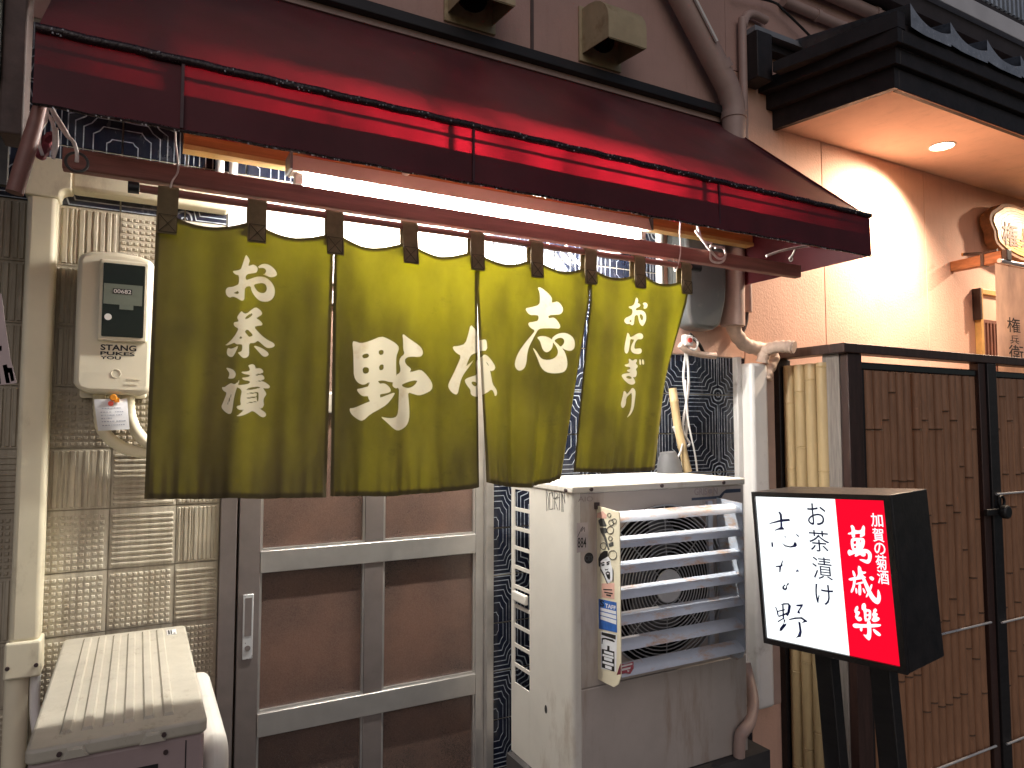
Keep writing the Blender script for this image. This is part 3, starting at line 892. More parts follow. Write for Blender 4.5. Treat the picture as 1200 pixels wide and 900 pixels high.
nor = thing("shop_curtain", (0.75, NY, 1.53), "olive green split shop curtain with large white brushed Japanese lettering over the door", "curtain")
rnd = random.Random(21)
NU, NV = 124, 206
for k in range(4):
    xb0, xb1, zb = BOT[k]
    U, V = np.meshgrid(np.linspace(0, 1, NU + 1), np.linspace(0, 1, NV + 1))
    s0 = 0.0 if k == 0 else 0.16
    s1 = 0.0 if k == 3 else 0.16
    e0 = np.clip((V - s0) / (1 - s0), 0, 1)
    e1 = np.clip((V - s1) / (1 - s1), 0, 1)
    xl = XT[k] + (xb0 - XT[k]) * e0
    xr = XT[k + 1] + (xb1 - XT[k + 1]) * e1
    X = xl + (xr - xl) * U
    XTOP = XT[k] + (XT[k + 1] - XT[k]) * U
    zt = 2.172 - .024 * np.abs(np.sin(np.pi * (XTOP - .028) / .1895)) ** 1.2
    zb_ = zb[0] * (1 - U) * (1 - 2 * U) + 4 * zb[1] * U * (1 - U) + zb[2] * U * (2 * U - 1)
    Z = zt + (zb_ - zt) * V
    ph = [rnd.uniform(0, 6.28) for _ in range(6)]
    grow = 0.25 + 0.75 * V
    squeeze = 1.0 + 1.1 * (1 - (xr - xl) / (XT[k + 1] - XT[k])).clip(0, .5)
    Yo = .0075 * np.sin(2 * math.pi * (2.1 * U + .18 * V) + ph[0]) * grow * squeeze
    Yo += .0060 * np.sin(2 * math.pi * (3.7 * U - .25 * V * U) + ph[1]) * grow * squeeze
    Yo += .0022 * np.sin(2 * math.pi * (7.3 * U + .3 * V) + ph[2]) * V
    # pulls that fan down from the loops and small gathers above the bottom hem
    for xl_ in (0.0, 0.5, 1.0):
        Yo -= .006 * np.exp(-((U - xl_) / (.05 + .16 * V)) ** 2) * np.exp(-V * 3.2)
    Yo += .0030 * np.sin(2 * math.pi * 15 * U + ph[3] + 2 * np.sin(5 * U)) * np.clip((V - .82) / .18, 0, 1) ** 1.3 * (.4 + .6 * np.sin(3.1 * U + ph[4]) ** 2)
    if k == 3:
        Yo += .055 * np.clip((U - .80) / .20, 0, 1) ** 1.5 * np.clip((V - .12) * 2.2, 0, 1)
    if k == 2:
        Yo += .030 * np.clip((.10 - U) / .10, 0, 1) ** 2 * V + .03 * np.clip((U - .93) / .07, 0, 1) ** 2 * V
    Yv = NY + Yo
    P2 = np.stack([X.ravel(), Z.ravel()], 1)
    me = bpy.data.meshes.new("cloth_panel")
    vv = np.stack([X.ravel(), Yv.ravel(), Z.ravel()], 1) - np.array(W[nor.name])
    idx = np.arange((NU + 1) * (NV + 1)).reshape(NV + 1, NU + 1)
    ff = np.stack([idx[:-1, :-1].ravel(), idx[:-1, 1:].ravel(), idx[1:, 1:].ravel(), idx[1:, :-1].ravel()], 1)
    me.from_pydata(vv.tolist(), [], ff.tolist())
    me.attributes.new("ink", 'FLOAT', 'POINT').data.foreach_set('value', ink_of(P2).astype(np.float32))
    w_, h_ = .38, .63
    ed = np.minimum(np.minimum(U * w_ - 0 if k else U * w_, (1 - U) * w_), np.minimum((1 - V) * h_ * .7, V * h_ * .9))
    hem = np.clip((.0095 - ed) / .002, 0, 1).ravel()
    me.attributes.new("hem", 'FLOAT', 'POINT').data.foreach_set('value', hem.astype(np.float32))
    me.materials.append(m_noren)
    me.polygons.foreach_set('use_smooth', [True] * len(me.polygons))
    o = bpy.data.objects.new("cloth_panel", me)
    COL.objects.link(o)
    o.parent = nor
    W[o.name] = W[nor.name]
    o["label"] = ("cloth panel lettered with three small characters", "cloth panel with the big many-stroked character", "cloth panel with the heart-footed character", "cloth panel with four small kana")[k]
for i, x in enumerate([0.044, 0.229, 0.408, 0.601, 0.792, 0.978, 1.162, 1.344, 1.532]):
    f_, bk, pz = -.534, -.506, 2.214
    arc = lambda r: [(NY + r * math.cos(a), pz + r * math.sin(a)) for a in [math.pi * j / 8 for j in range(9)]]
    zb_ = 2.118 + rnd.uniform(-.004, .004)
    outer = [(NY + .013, 2.150)] + arc(.013) + [(NY - .013, 2.16), (NY - .0165, zb_)]
    inner = [(NY - .0145, zb_), (NY - .0110, 2.16)] + arc(.011)[::-1] + [(NY + .011, 2.150)]
    mb = MB()
    prof = outer + inner
    n = len(outer)
    # strip quads between the outer and the inner line
    m2 = inner[::-1]
    tilt = rnd.uniform(-.003, .003)
    for a in range(n - 1):
        q = [outer[a], outer[a + 1], m2[a + 1], m2[a]]
        sh = lambda p: tilt * (2.22 - p[1]) / .1
        mb.hexa([(x - .0205 + sh(p), p[0], p[1]) for p in q], [(x + .0205 + sh(p), p[0], p[1]) for p in q])
    lp = part("loop", mb, m_olive_strap, nor)
    yy = NY - .0178
    z1, z0 = zb_ + .042, zb_ + .004
    th = MB()
    for a, c in (((x - .017, z0), (x + .017, z1)), ((x + .017, z0), (x - .017, z1)), ((x - .018, z1), (x + .018, z1)), ((x - .018, z0), (x + .018, z0)), ((x - .018, z0), (x - .018, z1)), ((x + .018, z0), (x + .018, z1))):
        th.tube([(a[0], yy, a[1]), (c[0], yy + .0012, c[1])], .0008, 4)
    part("stitching", th, m_thread, lp)


# ================================================================== DUCTS, PIPES AND METER ON THE TILED WALL
def rbox(x0, y0, z0, x1, y1, z1):
    return MB().box(x0, y0, z0, x1, y1, z1)


du = thing("pipe_cover", (-.235, -.03, 1.08), "cream plastic pipe cover running up the beige tiles and bending along the wall", "pipe cover")
part("vertical_run", rbox(-.268, -.068, 1.16, -.203, -.001, 2.318), m_duct, du, bevel=.012, segs=3)
out = [(-.274, 2.312), (-.274, 2.374)] + [(-.274 + .030 - .030 * math.cos(a), 2.374 + .026 * math.sin(a)) for a in (.5, 1.0, 1.57)] + [(-.172, 2.400), (-.172, 2.322), (-.180, 2.3215)] + \
      [(-.180 - .017 * math.sin(a), 2.3045 + .017 * math.cos(a)) for a in (.5, 1.0, 1.5)] + [(-.197, 2.298), (-.199, 2.294), (-.274, 2.294)]
part("elbow", MB().prism(out[1:], -.075, -.001), m_duct, du, bevel=.007, segs=3)
part("horizontal_run", rbox(-.175, -.068, 2.326, .2165, -.001, 2.396), m_duct, du, bevel=.010, segs=3)
ec = part("end_cap", MB().add([], []).hexa([(-.275, -.076, 1.075), (-.275, -.001, 1.075), (-.197, -.001, 1.075), (-.197, -.076, 1.075)], [(-.274, -.074, 1.165), (-.274, -.001, 1.165), (-.198, -.001, 1.165), (-.198, -.074, 1.165)]), m_duct, du, bevel=.006, segs=3)
for x in (-.266, -.207):
    part("screw", MB().disc((x, 1.105), .005, -.0795, -.0745, 10), m_frame, ec)
tag(part("insulated_pipe", MB().tube([(-.250, -.036, 1.0745), (-.250, -.036, .60), (-.250, -.038, .02)], .026, 12), m_duct, smooth=60), "thick cream insulated pipe dropping out of the pipe cover's lower end", "pipe")
tag(part("insulated_pipe", MB().tube(sm([(-.212, -.034, 1.0745), (-.210, -.036, .98), (-.198, -.045, .90), (-.19, -.05, .75)], 5), .012, 10), m_white_pl, smooth=60), "thin white pipe beside the thick cream one under the pipe cover", "pipe")
for x in (.1915, .2285):
    tag(part("wall_pipe", MB().tube([(x, -.022, 2.397), (x, -.022, 3.0)], .0125, 10), m_white_pl, smooth=60),
        "white wall pipe rising from the pipe cover, the one nearer the " + ("meter" if x < .2 else "fluorescent light"), "pipe")
tag(part("wall_pipe", MB().tube([(1.853, -.024, 2.03), (1.853, -.024, 2.96)], .0145, 10), m_white_pl, smooth=60), "white wall pipe standing beside the grey box", "pipe")

# ---- electricity meter
me_ = thing("electricity_meter", (-.063, -.02, 1.79), "ivory electricity meter with a dark window and a black sticker on the beige tiles", "meter")


def rrect(x0, z0, x1, z1, r, n=5, rt=None):
    rt = r if rt is None else rt
    p = []
    for cx, cz, a0, q in ((x1 - r, z0 + r, -90, r), (x1 - rt, z1 - rt, 0, rt), (x0 + rt, z1 - rt, 90, rt), (x0 + r, z0 + r, 180, r)):
        for k in range(n + 1):
            a = rad(a0 + 90 * k / n)
            p.append((cx + q * math.cos(a), cz + q * math.sin(a)))
    return p


case = [(-.149, 1.812), (-.140, 1.794), (-.118, 1.786), (.000, 1.783), (.018, 1.789), (.027, 1.803), (.027, 2.130), (.022, 2.146), (-.010, 2.156), (-.064, 2.161), (-.118, 2.157), (-.142, 2.149), (-.150, 2.132)]
part("case", MB().prism(case, -.112, -.030), m_meter, me_, bevel=.012, segs=3)
part("back_plate", MB().prism(rrect(-.140, 1.776, .018, 2.13, .008), -.0295, -.004), m_meter, me_, bevel=.003)
wf = part("window_frame", MB().prism(rrect(-.101, 1.921, .015, 2.137, .008), -.124, -.1125), m_meter, me_, bevel=.005, segs=3)
part("window", MB().prism(rrect(-.091, 1.933, .005, 2.126, .003), -.1262, -.1242), m_meter_win, wf)
part("dial_plate", MB().box(-.089, -.1272, 2.018, .000, -.1264, 2.072).box(-.052, -.1272, 2.006, -.020, -.1264, 2.0179), m_dial, wf)
mb = MB().box(-.068, -.1279, 2.046, -.024, -.1273, 2.060)
part("counter", mb, m_black, wf)
part("counter_digits", write(MB(), "00682", (-.066, -.1282, 2.048), (.040, 0, 0), (0, 0, .010)), m_pale_ink, wf, recalc=False)
part("dial_knob", MB().disc((-.077, 1.984), .0085, -.129, -.1264, 16), m_white_pl, wf)
mb = MB()
write(mb, "STANG", (-.092, -.1128, 1.898), (.082, 0, 0), (0, 0, .0155), .03)
write(mb, "PUKES", (-.092, -.1128, 1.8855), (.079, 0, 0), (0, 0, .0095), .03)
write(mb, "YOU", (-.092, -.1128, 1.8745), (.047, 0, 0), (0, 0, .0085), .03)
part("sticker_lettering", mb, m_black, me_, recalc=False)
part("moulded_mark", MB().ring((-.055, -.1122, 1.838), .011, .0011, 'y', 20, 5), m_meter, me_, smooth=60)
mb = MB()
for i in range(3):
    mb.box(-.028 + .011 * i, -.1132, 1.822, -.021 + .011 * i, -.1121, 1.826)
    mb.box(-.034 + .011 * i, -.1132, 1.809, -.027 + .011 * i, -.1121, 1.813)
part("moulded_letters", mb, m_meter, me_)
tg = thing("paper_tag", (-.10, -.105, 1.70), "white printed paper tag hanging from an orange seal under the meter", "tag")
a, b_, c, d_ = PY(110, 468, -.105), PY(149, 467, -.105), PY(152, 503, -.105), PY(115, 505, -.105)
mb = MB().grid(lambda u, v: (a.lerp(b_, u)).lerp(d_.lerp(c, u), v) + Vector((0, -.004 * math.sin(v * 3) - .003 * math.sin(u * 4), 0)), 6, 6)
part("sheet", mb, m_paper, tg, smooth=180, recalc=False)
mb = MB()
rnd = random.Random(5)
pt = lambda u, v: (a.lerp(b_, u)).lerp(d_.lerp(c, u), v) + Vector((0, -.004 * math.sin(v * 3) - .003 * math.sin(u * 4) - .0007, 0))
for v, u0, u1 in [(.28, .2, .75), (.40, .15, .48), (.40, .6, .85), (.50, .15, .5), (.50, .62, .8), (.60, .15, .45), (.70, .15, .5), (.70, .6, .88), (.82, .15, .86)]:
    u = u0
    while u < u1:
        w_ = rnd.uniform(.03, .08)
        mb.add([pt(u, v), pt(u + w_, v), pt(u + w_, v + .035), pt(u, v + .035)], [(0, 1, 2, 3)])
        u += w_ + .02
part("printed_lines", mb, M("grey_blue_print", (.42, .44, .52), .7, bump=0), tg, recalc=False)
sl = part("seal", MB().disc((PY(133, 466, -.108).x, PY(133, 466, -.108).z), .009, -.115, -.108, 14), m_orange, tg, bevel=.002)
part("seal_tail", MB().box(PY(134, 468, -.11).x, -.113, PY(134, 468, -.11).z - .008, PY(140, 470, -.11).x, -.109, PY(140, 466, -.11).z), m_orange, tg)
part("red_button", MB().disc((PY(130, 473, -.108).x, PY(130, 473, -.108).z), .0065, -.119, -.1155, 14), m_redplastic, tg)
for k, (pts, l_) in enumerate((([(150, 462), (153, 490), (165, 512), (182, 523), (215, 530)], "ribbed cream conduit leaving the meter's underside, the upper of two"),
                               ([(116, 462), (120, 502), (140, 522), (165, 530), (215, 535)], "ribbed cream conduit curving low behind the paper tag under the meter"))):
    P_ = sm([PY(x, y, -.055 + .015 * k) for x, y in pts], 12)
    rr = [.0150 + (.0014 if i % 2 else 0) for i in range(len(P_))]
    tag(part("flexible_conduit", MB().tube(P_, rr, 10), m_duct, smooth=50), l_, "conduit")

# ================================================================== SMALL OUTDOOR UNIT BY THE DOOR
a1 = thing("air_conditioner_unit", (-.01, -.4, 0), "dirty cream outdoor air conditioner unit with ribbed top between the pipe cover and the door", "air conditioner")
part("casing", box(-.149, -.740, .55, .127, -.055, 1.1255), m_unit_front, a1, bevel=.008)
lid = part("lid", MB().prism(rrect(-.153, -.750, .131, -.048, .014), 1.126, 1.152, 'xy'), m_ac_top, a1, bevel=.006, segs=3)
for k in range(6):
    x = -.098 + .033 * k
    part("rib", MB().hexa([(x - .010, -.70, 1.1515), (x + .010, -.70, 1.1515), (x + .010, -.075, 1.1515), (x - .010, -.075, 1.1515)],
                          [(x - .0065, -.695, 1.1565), (x + .0065, -.695, 1.1565), (x + .0065, -.08, 1.1565), (x - .0065, -.08, 1.1565)]), m_ac_top, lid)
for x in (-.080, .040):
    part("lid_clip", MB().hexa([(x - .022, -.7505, 1.127), (x + .022, -.7505, 1.127), (x + .012, -.7505, 1.146), (x - .012, -.7505, 1.146)],
                               [(x - .018, -.756, 1.129), (x + .018, -.756, 1.129), (x + .010, -.756, 1.142), (x - .010, -.756, 1.142)]), m_ac_top, lid)
for x in (-.103, .058):
    part("screw", MB().disc((x, 1.138), .0042, -.754, -.7495, 10), m_frame, lid)
part("screw", MB().disc((.062, 1.102), .0042, -.744, -.7395, 10), m_frame, a1)
part("panel_seam", box(.0945, -.7412, .56, .0965, -.7395, 1.116), m_hollow, a1)
part("vent_slot", box(-.108, -.7415, 1.045, -.064, -.7395, 1.085), m_hollow, a1)
part("vent_slot", box(-.028, -.7415, 1.040, .050, -.7395, 1.084), m_hollow, a1)
part("label_plate", MB().box(.083, -.135, 1.1522, .106, -.085, 1.1530), m_white_pl, lid)
part("label_print", MB().box(.086, -.130, 1.1532, .090, -.09, 1.1536).box(.092, -.130, 1.1532, .095, -.09, 1.1536).box(.098, -.130, 1.1532, .103, -.122, 1.1536), m_black, lid)
fg = part("fan_cover", MB().prism(rrect(-.70, .62, -.22, 1.085, .05), .1275, .178, 'yz'), m_ac_white, a1, bevel=.022, segs=4)
for k in range(5):
    part("cover_slot", box(.140, -.7035, 1.020 - .03 * k, .168, -.6985, 1.032 - .03 * k), m_hollow, fg)
for x in (-.13, .105):
    for y in (-.70, -.10):
        part("foot", box(x - .02, y - .02, .0, x + .02, y + .02, .549), m_plinth, a1)

# ================================================================== LARGE OUTDOOR UNIT UNDER THE CURTAIN
XL, XR, YF, ZB, ZT_ = 1.151, 1.860, -.439, .60, 1.497
a2 = thing("air_conditioner_unit", (1.5, -.25, 0), "large white outdoor air conditioner unit with louvred fan opening and stickers beside the door", "air conditioner")
lid = part("lid", box(XL - .004, YF - .008, ZT_ + .0004, XR + .004, -.050, 1.521), m_ac_white, a2, bevel=.006, segs=3)
for x in (1.215, 1.49, 1.76):
    part("screw", MB().disc((x, 1.509), .006, YF - .0125, YF - .008, 10), m_frame, lid)
part("screw", MB().prism([(-.415 + .006 * math.cos(a), 1.506 + .006 * math.sin(a)) for a in [k * .628 for k in range(10)]], XL - .009, XL - .004, 'yz'), m_frame, lid)
# side panel with its ladder of openings
part("side_panel", box(XL, YF + .0205, ZB, XL + .004, -.182, ZT_), m_ac_white, a2)
part("corner_post", MB().prism([(XL, YF + .020), (XL, YF + .014), (XL + .004, YF + .005), (XL + .013, YF), (XL + .03, YF), (XL + .03, YF + .02)], ZB, ZT_, 'xy'), m_ac_white, a2, smooth=60)
part("side_edge", box(XL, -.078, ZB, XL + .004, -.056, ZT_), m_ac_white, a2)
zz = 1.484
for k in range(11):
    part("rung", box(XL, -.1815, zz - .008 if k else zz, XL + .0041, -.0785, zz + .004 if k else ZT_), m_ac_white, a2)
    zz -= .0655
part("side_foot", box(XL, -.1815, ZB, XL + .0041, -.0785, zz + .0655 - .008), m_ac_white, a2)
part("handle_lip", box(XL - .014, -.176, 1.110, XL - .0005, -.082, 1.142), m_ac_white, a2, bevel=.004)
part("side_hole", MB().prism([(-.285 + .008 * math.cos(a), .815 + .013 * math.sin(a)) for a in [k * .524 for k in range(12)]], XL - .0006, XL + .002, 'yz'), m_hollow, a2)
part("fin_coil", box(XL + .10, -.30, ZB + .02, XL + .104, -.056, ZT_ - .01), m_fan, a2)
part("side_panel", box(XR - .004, YF + .02, ZB, XR, -.056, ZT_), m_ac_white, a2)
# front with the round fan opening
FX, FZ, FR = 1.503, 1.192, .257


def holed(x0, z0, x1, z1, cx, cz, r, y0, y1, n=48):
    mb = MB()
    ci, sq = [], []
    for k in range(n):
        a = 2 * math.pi * k / n
        c, s = math.cos(a), math.sin(a)
        ci.append((cx + r * c, cz + r * s))
        t = min(((x1 - cx) / c if c > 1e-9 else (x0 - cx) / c if c < -1e-9 else 9), ((z1 - cz) / s if s > 1e-9 else (z0 - cz) / s if s < -1e-9 else 9))
        sq.append((cx + t * c, cz + t * s))
    V_ = [(p[0], y0, p[1]) for p in sq] + [(p[0], y0, p[1]) for p in ci] + [(p[0], y1, p[1]) for p in ci]
    F_ = []
    for k in range(n):
        j = (k + 1) % n
        F_ += [(k, j, n + j, n + k), (n + k, n + j, 2 * n + j, 2 * n + k)]
    for X_, Z_ in ((x0, z0), (x1, z0), (x1, z1), (x0, z1)):     # corners cut by the fan of quads
        k0 = max(range(n), key=lambda k: (sq[k][0] - cx) * (X_ - cx) / abs(X_ - cx) + (sq[k][1] - cz) * (Z_ - cz) / abs(Z_ - cz))
        near = sorted(range(n), key=lambda k: (sq[k][0] - X_) ** 2 + (sq[k][1] - Z_) ** 2)[:2]
        if min(math.hypot(sq[k][0] - X_, sq[k][1] - Z_) for k in near) > 1e-6:
            V_.append((X_, y0, Z_))
            F_.append((near[0], near[1], len(V_) - 1))
    return mb.add(V_, F_)


part("front_panel", holed(XL + .0305, .922, XR, ZT_ - .0005, FX, FZ, FR, YF, YF + .05), m_ac_front, a2)
part("lower_panel", box(XL + .0305, YF, ZB, XR, YF + .02, .9185), m_ac_front, a2, bevel=.003)
part("fan_well", MB().tube([(FX, YF + .0505, FZ), (FX, YF + .20, FZ)], FR - .001, 40, caps=False), m_hollow, a2)
part("well_back", MB().disc((FX, FZ), FR, YF + .20, YF + .21, 40), m_hollow, a2)
fan = part("fan_hub", MB().disc((FX, FZ), .05, YF + .10, YF + .15, 24), m_fan, a2)
for k in range(3):
    a0 = k * 2 * math.pi / 3 + .4
    mb = MB().grid(lambda u, v: (FX + (.05 + .17 * v) * math.cos(a0 + u * (.9 + .3 * v)), YF + .155 - .07 * u, FZ + (.05 + .17 * v) * math.sin(a0 + u * (.9 + .3 * v))), 6, 4)
    part("fan_blade", mb, m_fan, fan, smooth=180, recalc=False)
gd = part("fan_guard", MB().ring((FX, YF - .004, FZ), FR - .003, .0035, 'y', 48, 6), m_wire, a2, smooth=60)
for k in range(16):
    r_ = .060 + .0118 * k
    part("guard_ring", MB().ring((FX, YF - .008 - .010 * (1 - r_ / FR), FZ), r_, .0019, 'y', 44, 5), m_wire, gd, smooth=60)
for k in range(8):
    a = k * math.pi / 4 + math.pi / 2
    part("guard_spoke", MB().tube([(FX + .05 * math.cos(a), YF - .0135, FZ + .05 * math.sin(a)), (FX + FR * math.cos(a), YF - .005, FZ + FR * math.sin(a))], .0021, 5), m_wire, gd, smooth=60)
part("guard_badge", MB().disc((FX, FZ), .053, YF - .024, YF - .017, 28), m_hub, gd, bevel=.004)
# hood of seven slanting blades
HX0, HX1, HY = 1.244, 1.735, -.553
hd = part("hood_cheek", MB().prism([(YF - .0004, .940), (YF - .0004, 1.458), (HY, 1.450), (HY, .985), (HY + .012, .958), (HY + .035, .942)], HX0 - .003, HX0, 'yz'), m_duct, a2)
part("hood_cheek", MB().prism([(YF - .0004, .940), (YF - .0004, 1.458), (HY, 1.450), (HY, .985), (HY + .012, .958), (HY + .035, .942)], HX1, HX1 + .003, 'yz'), m_blade, a2)
rnd = random.Random(8)
for k in range(7):
    z = 1.450 - .0735 * k
    pr = [(-.514, z - .003), (-.526, z - .006), (-.537, z - .011), (-.546, z - .019), (-.550, z - .028)]
    prof = pr + [(y - .0022, z_ - .0022) for y, z_ in pr[::-1]]
    pr = [(y + rnd.uniform(-.0006, .0006), z_) for y, z_ in pr]
    part("hood_blade", MB().prism(prof, HX0 + .0004, HX1 - .0004, 'yz'), m_blade, a2, smooth=40)
part("hood_bracket", box(HX1 - .05, YF - .012, .95, HX1 - .03, YF - .0005, 1.45), m_blade, a2)
part("hood_clip", box(HX0 - .012, YF - .006, 1.448, HX0 + .004, YF - .0005, 1.468), m_frame, a2)
part("hood_clip", box(HX0 + .018, YF - .05, .952, HX0 + .048, YF - .03, .972), m_hollow, a2)

# stickers and writing on the large unit
def onx(px, py, x=HX0 - .0035):
    return PX(px, py, x)


def flatpoly(mb, pts, x):
    return fill_poly(mb, [PX(px, py, x) for px, py in pts])


sx = HX0 - .0036
S1 = lambda pts, s=8.57, ox=690, oy=585: [(ox + x / s, oy + y / s) for x, y in pts]
S2 = lambda pts: [(690 + x / 7.83, 685 + y / 7.83) for x, y in pts]
part("peach_sticker", MB().add([], []) and flatpoly(MB(), S1([(85, 140), (140, 120), (180, 160), (175, 195), (80, 185)]), sx), m_pinkpaper, hd, recalc=False)
mb = MB()
flatpoly(mb, S1([(95, 215), (120, 192), (150, 195), (180, 265), (170, 275), (110, 270)]), sx)
flatpoly(mb, S1([(110, 290), (175, 285), (190, 330), (160, 345), (180, 400), (195, 470), (210, 505), (195, 515), (150, 390), (120, 330)]), sx)
flatpoly(mb, S1([(195, 445), (245, 425), (250, 470), (205, 480)]), sx)
part("grey_drawing", mb, M("dark_grey_ink", (.07, .07, .065), .6, bump=0), hd, recalc=False)
mb = MB()
for c, r_ in (((215, 310), 34), ((145, 470), 30), ((240, 560), 42), ((205, 160), 18), ((215, 395), 20), ((225, 235), 26), ((255, 220), 22)):
    pts = [PX(690 + (c[0] + r_ * math.cos(t)) / 8.57, 585 + (c[1] + 1.1 * r_ * math.sin(t)) / 8.57, sx - .0003) for t in [k * .45 for k in range(14)]]
    mb.tube(pts, .0009, 4, closed=True)
part("ink_curls", mb, m_black, hd)
mb = flatpoly(MB(), S1([(112, 610), (150, 580), (195, 578), (215, 610), (225, 660), (240, 720), (242, 800), (215, 835), (190, 845), (170, 800), (140, 730), (120, 680)]), sx - .0004)
part("face_sticker", mb, m_paper, hd, recalc=False)
mb = MB()
flatpoly(mb, S1([(100, 670), (95, 600), (115, 550), (150, 520), (190, 520), (190, 575), (140, 605), (118, 625), (118, 690)]), sx - .0008)
for q in ([(120, 640), (155, 628), (158, 640), (122, 652)], [(125, 655), (158, 650), (156, 668), (128, 670)], [(178, 632), (208, 618), (210, 630), (180, 645)], [(180, 650), (207, 638), (206, 655), (182, 662)],
          [(160, 690), (168, 705), (190, 703), (196, 690), (192, 710), (165, 714)], [(165, 740), (190, 722), (212, 735), (215, 790), (205, 812), (185, 790), (172, 755)],
          [(118, 690), (150, 745), (175, 810), (192, 848), (182, 848), (150, 775), (115, 710)], [(236, 680), (246, 720), (247, 815), (238, 835), (239, 740)]):
    flatpoly(mb, S1(q), sx - .0008)
part("face_lines", mb, m_black, hd, recalc=False)
part("face_teeth", flatpoly(MB(), S1([(180, 742), (200, 740), (203, 752), (183, 755)]), sx - .0012), m_paper, hd, recalc=False)
part("peach_sticker", flatpoly(MB(), S2([(118, -10), (235, -12), (235, 135), (118, 118)]), sx), m_pinkpaper, hd, recalc=False)
mb = MB()
for q in ([(130, 40), (215, 45), (213, 55), (131, 50)], [(140, 65), (220, 78), (218, 90), (141, 76)], [(160, 88), (205, 96), (203, 112), (160, 102)]):
    flatpoly(mb, S2(q), sx - .0004)
part("sticker_scribble", mb, m_black, hd, recalc=False)
stf = part("staff_sticker", flatpoly(MB(), S2([(90, 130), (255, 165), (260, 442), (92, 405)]), sx), m_blue, hd, recalc=False)
mb = MB()
for q in ([(103, 210), (250, 245), (251, 275), (104, 238)], [(103, 247), (251, 284), (252, 320), (104, 278)], [(104, 286), (252, 328), (252, 368), (105, 318)]):
    flatpoly(mb, S2(q), sx - .0004)
o_, u_, v_ = PX(690 + 150 / 7.83, 685 + 210 / 7.83, sx - .0005), PX(690 + 247 / 7.83, 685 + 235 / 7.83, sx - .0005), PX(690 + 150 / 7.83, 685 + 172 / 7.83, sx - .0005)
write(mb, "TAFF", o_, u_ - o_, v_ - o_, .03)
part("staff_lettering", mb, m_paper, hd, recalc=False)
o_, u_, v_ = PX(690 + 102 / 7.83, 685 + 198 / 7.83, sx - .0005), PX(690 + 142 / 7.83, 685 + 208 / 7.83, sx - .0005), PX(690 + 102 / 7.83, 685 + 138 / 7.83, sx - .0005)
part("staff_initial", write(MB(), "S", o_, u_ - o_, v_ - o_, .03), m_black, hd, recalc=False)
part("paper_sticker", flatpoly(MB(), S2([(112, 428), (258, 462), (252, 800), (112, 770)]), sx), m_paper, hd, recalc=False)
mb = MB()
for q in ([(118, 435), (248, 465), (246, 505), (118, 462)], [(120, 490), (150, 488), (220, 505), (240, 525), (232, 530), (150, 502), (128, 505), (124, 545), (118, 545)], [(120, 590), (235, 615), (235, 800), (120, 760)], [(170, 560), (190, 565), (190, 612), (168, 606)]):
    flatpoly(mb, S2(q), sx - .0004)
part("sticker_print", mb, m_black, hd, recalc=False)
mb = MB()
for q in ([(140, 605), (225, 630), (225, 655), (140, 628)], [(126, 635), (228, 662), (228, 684), (126, 655)], [(140, 662), (215, 685), (215, 712), (140, 690)], [(126, 700), (228, 728), (228, 752), (126, 722)], [(150, 738), (210, 756), (210, 785), (150, 765)]):
    flatpoly(mb, S2(q), sx - .0008)
part("sticker_print", mb, m_paper, hd, recalc=False)
# red torn sticker on the lowest blade
yb = -.5525
part("torn_sticker", fill_poly(MB(), [PY(690 + x / 7.83, 685 + y / 7.83, yb) for x, y in [(290, 725), (330, 735), (410, 705), (412, 770), (380, 820), (340, 812), (255, 832)]]), m_redsticker, a2, recalc=False)
mb = MB()
for q in ([(300, 745), (400, 720), (400, 735), (300, 760)], [(295, 775), (385, 755), (380, 775), (290, 795)], [(350, 785), (375, 790), (360, 805)]):
    fill_poly(mb, [PY(690 + x / 7.83, 685 + y / 7.83, yb - .0005) for x, y in q])
part("torn_sticker_print", mb, m_pale_ink, a2, recalc=False)
part("white_sticker", fill_poly(MB(), [PY(x, y, -.5015) for x, y in [(729, 600), (741, 597), (741, 605), (729, 608)]]), m_paper, a2, recalc=False)
# front face writing
yq = YF - .0006
wq = lambda mb, txt, x0, y0, x1, y1, bold=0, y=yq: write(mb, txt, PY(x0, y1, y), PY(x1, y1 - (x1 - x0) * .03, y) - PY(x0, y1, y), PY(x0, y0, y) - PY(x0, y1, y), bold)
part("faded_sticker", fill_poly(MB(), [PY(x, y, yq) for x, y in [(676, 613), (689, 612), (689, 645), (676, 648)]]), M("faded_grey_sticker", (.46, .40, .40), .6), a2, recalc=False)
mb = wq(MB(), "884", 677, 630, 687, 642, .01, yq - .0005)
mb.tube([PY(x, y, yq - .0005) for x, y in [(677, 629), (681, 620), (683, 617), (681, 623), (685, 618), (685, 623)]], .0008, 4)
part("marker_writing", mb, m_black, a2, recalc=False)
part("black_sticker", MB().disc((PY(690, 654, yq).x, PY(690, 654, yq).z), .0165, yq - .0004, yq + .0004, 24), m_black, a2)
part("black_sticker_mark", write(MB(), "CES", PY(685.5, 657, yq - .001), PY(694.5, 656.7, yq - .001) - PY(685.5, 657, yq - .001), PY(685.5, 651.5, yq - .001) - PY(685.5, 657, yq - .001)), M("dim_print", (.08, .08, .09), .5, bump=0), a2, recalc=False)
mb = wq(MB(), "GRIS", 813.5, 572, 829, 580.5, .03)
wq(mb, "N", 836, 571.5, 841, 579.5, .03)
mb.disc((PY(832.5, 575.8, yq).x, PY(832.5, 575.8, yq).z), .0088, yq - .0004, yq + .0004, 12)
part("faded_brand", mb, m_ghost, a2, recalc=False)
mb = MB()
fill_poly(mb, [PY(x, y, yq) for x, y in [(810.5, 583.5), (843, 581), (847, 576.5), (851, 573.5), (868, 572.5), (868, 576.5), (849, 578), (845, 584), (810.5, 586.5)]])
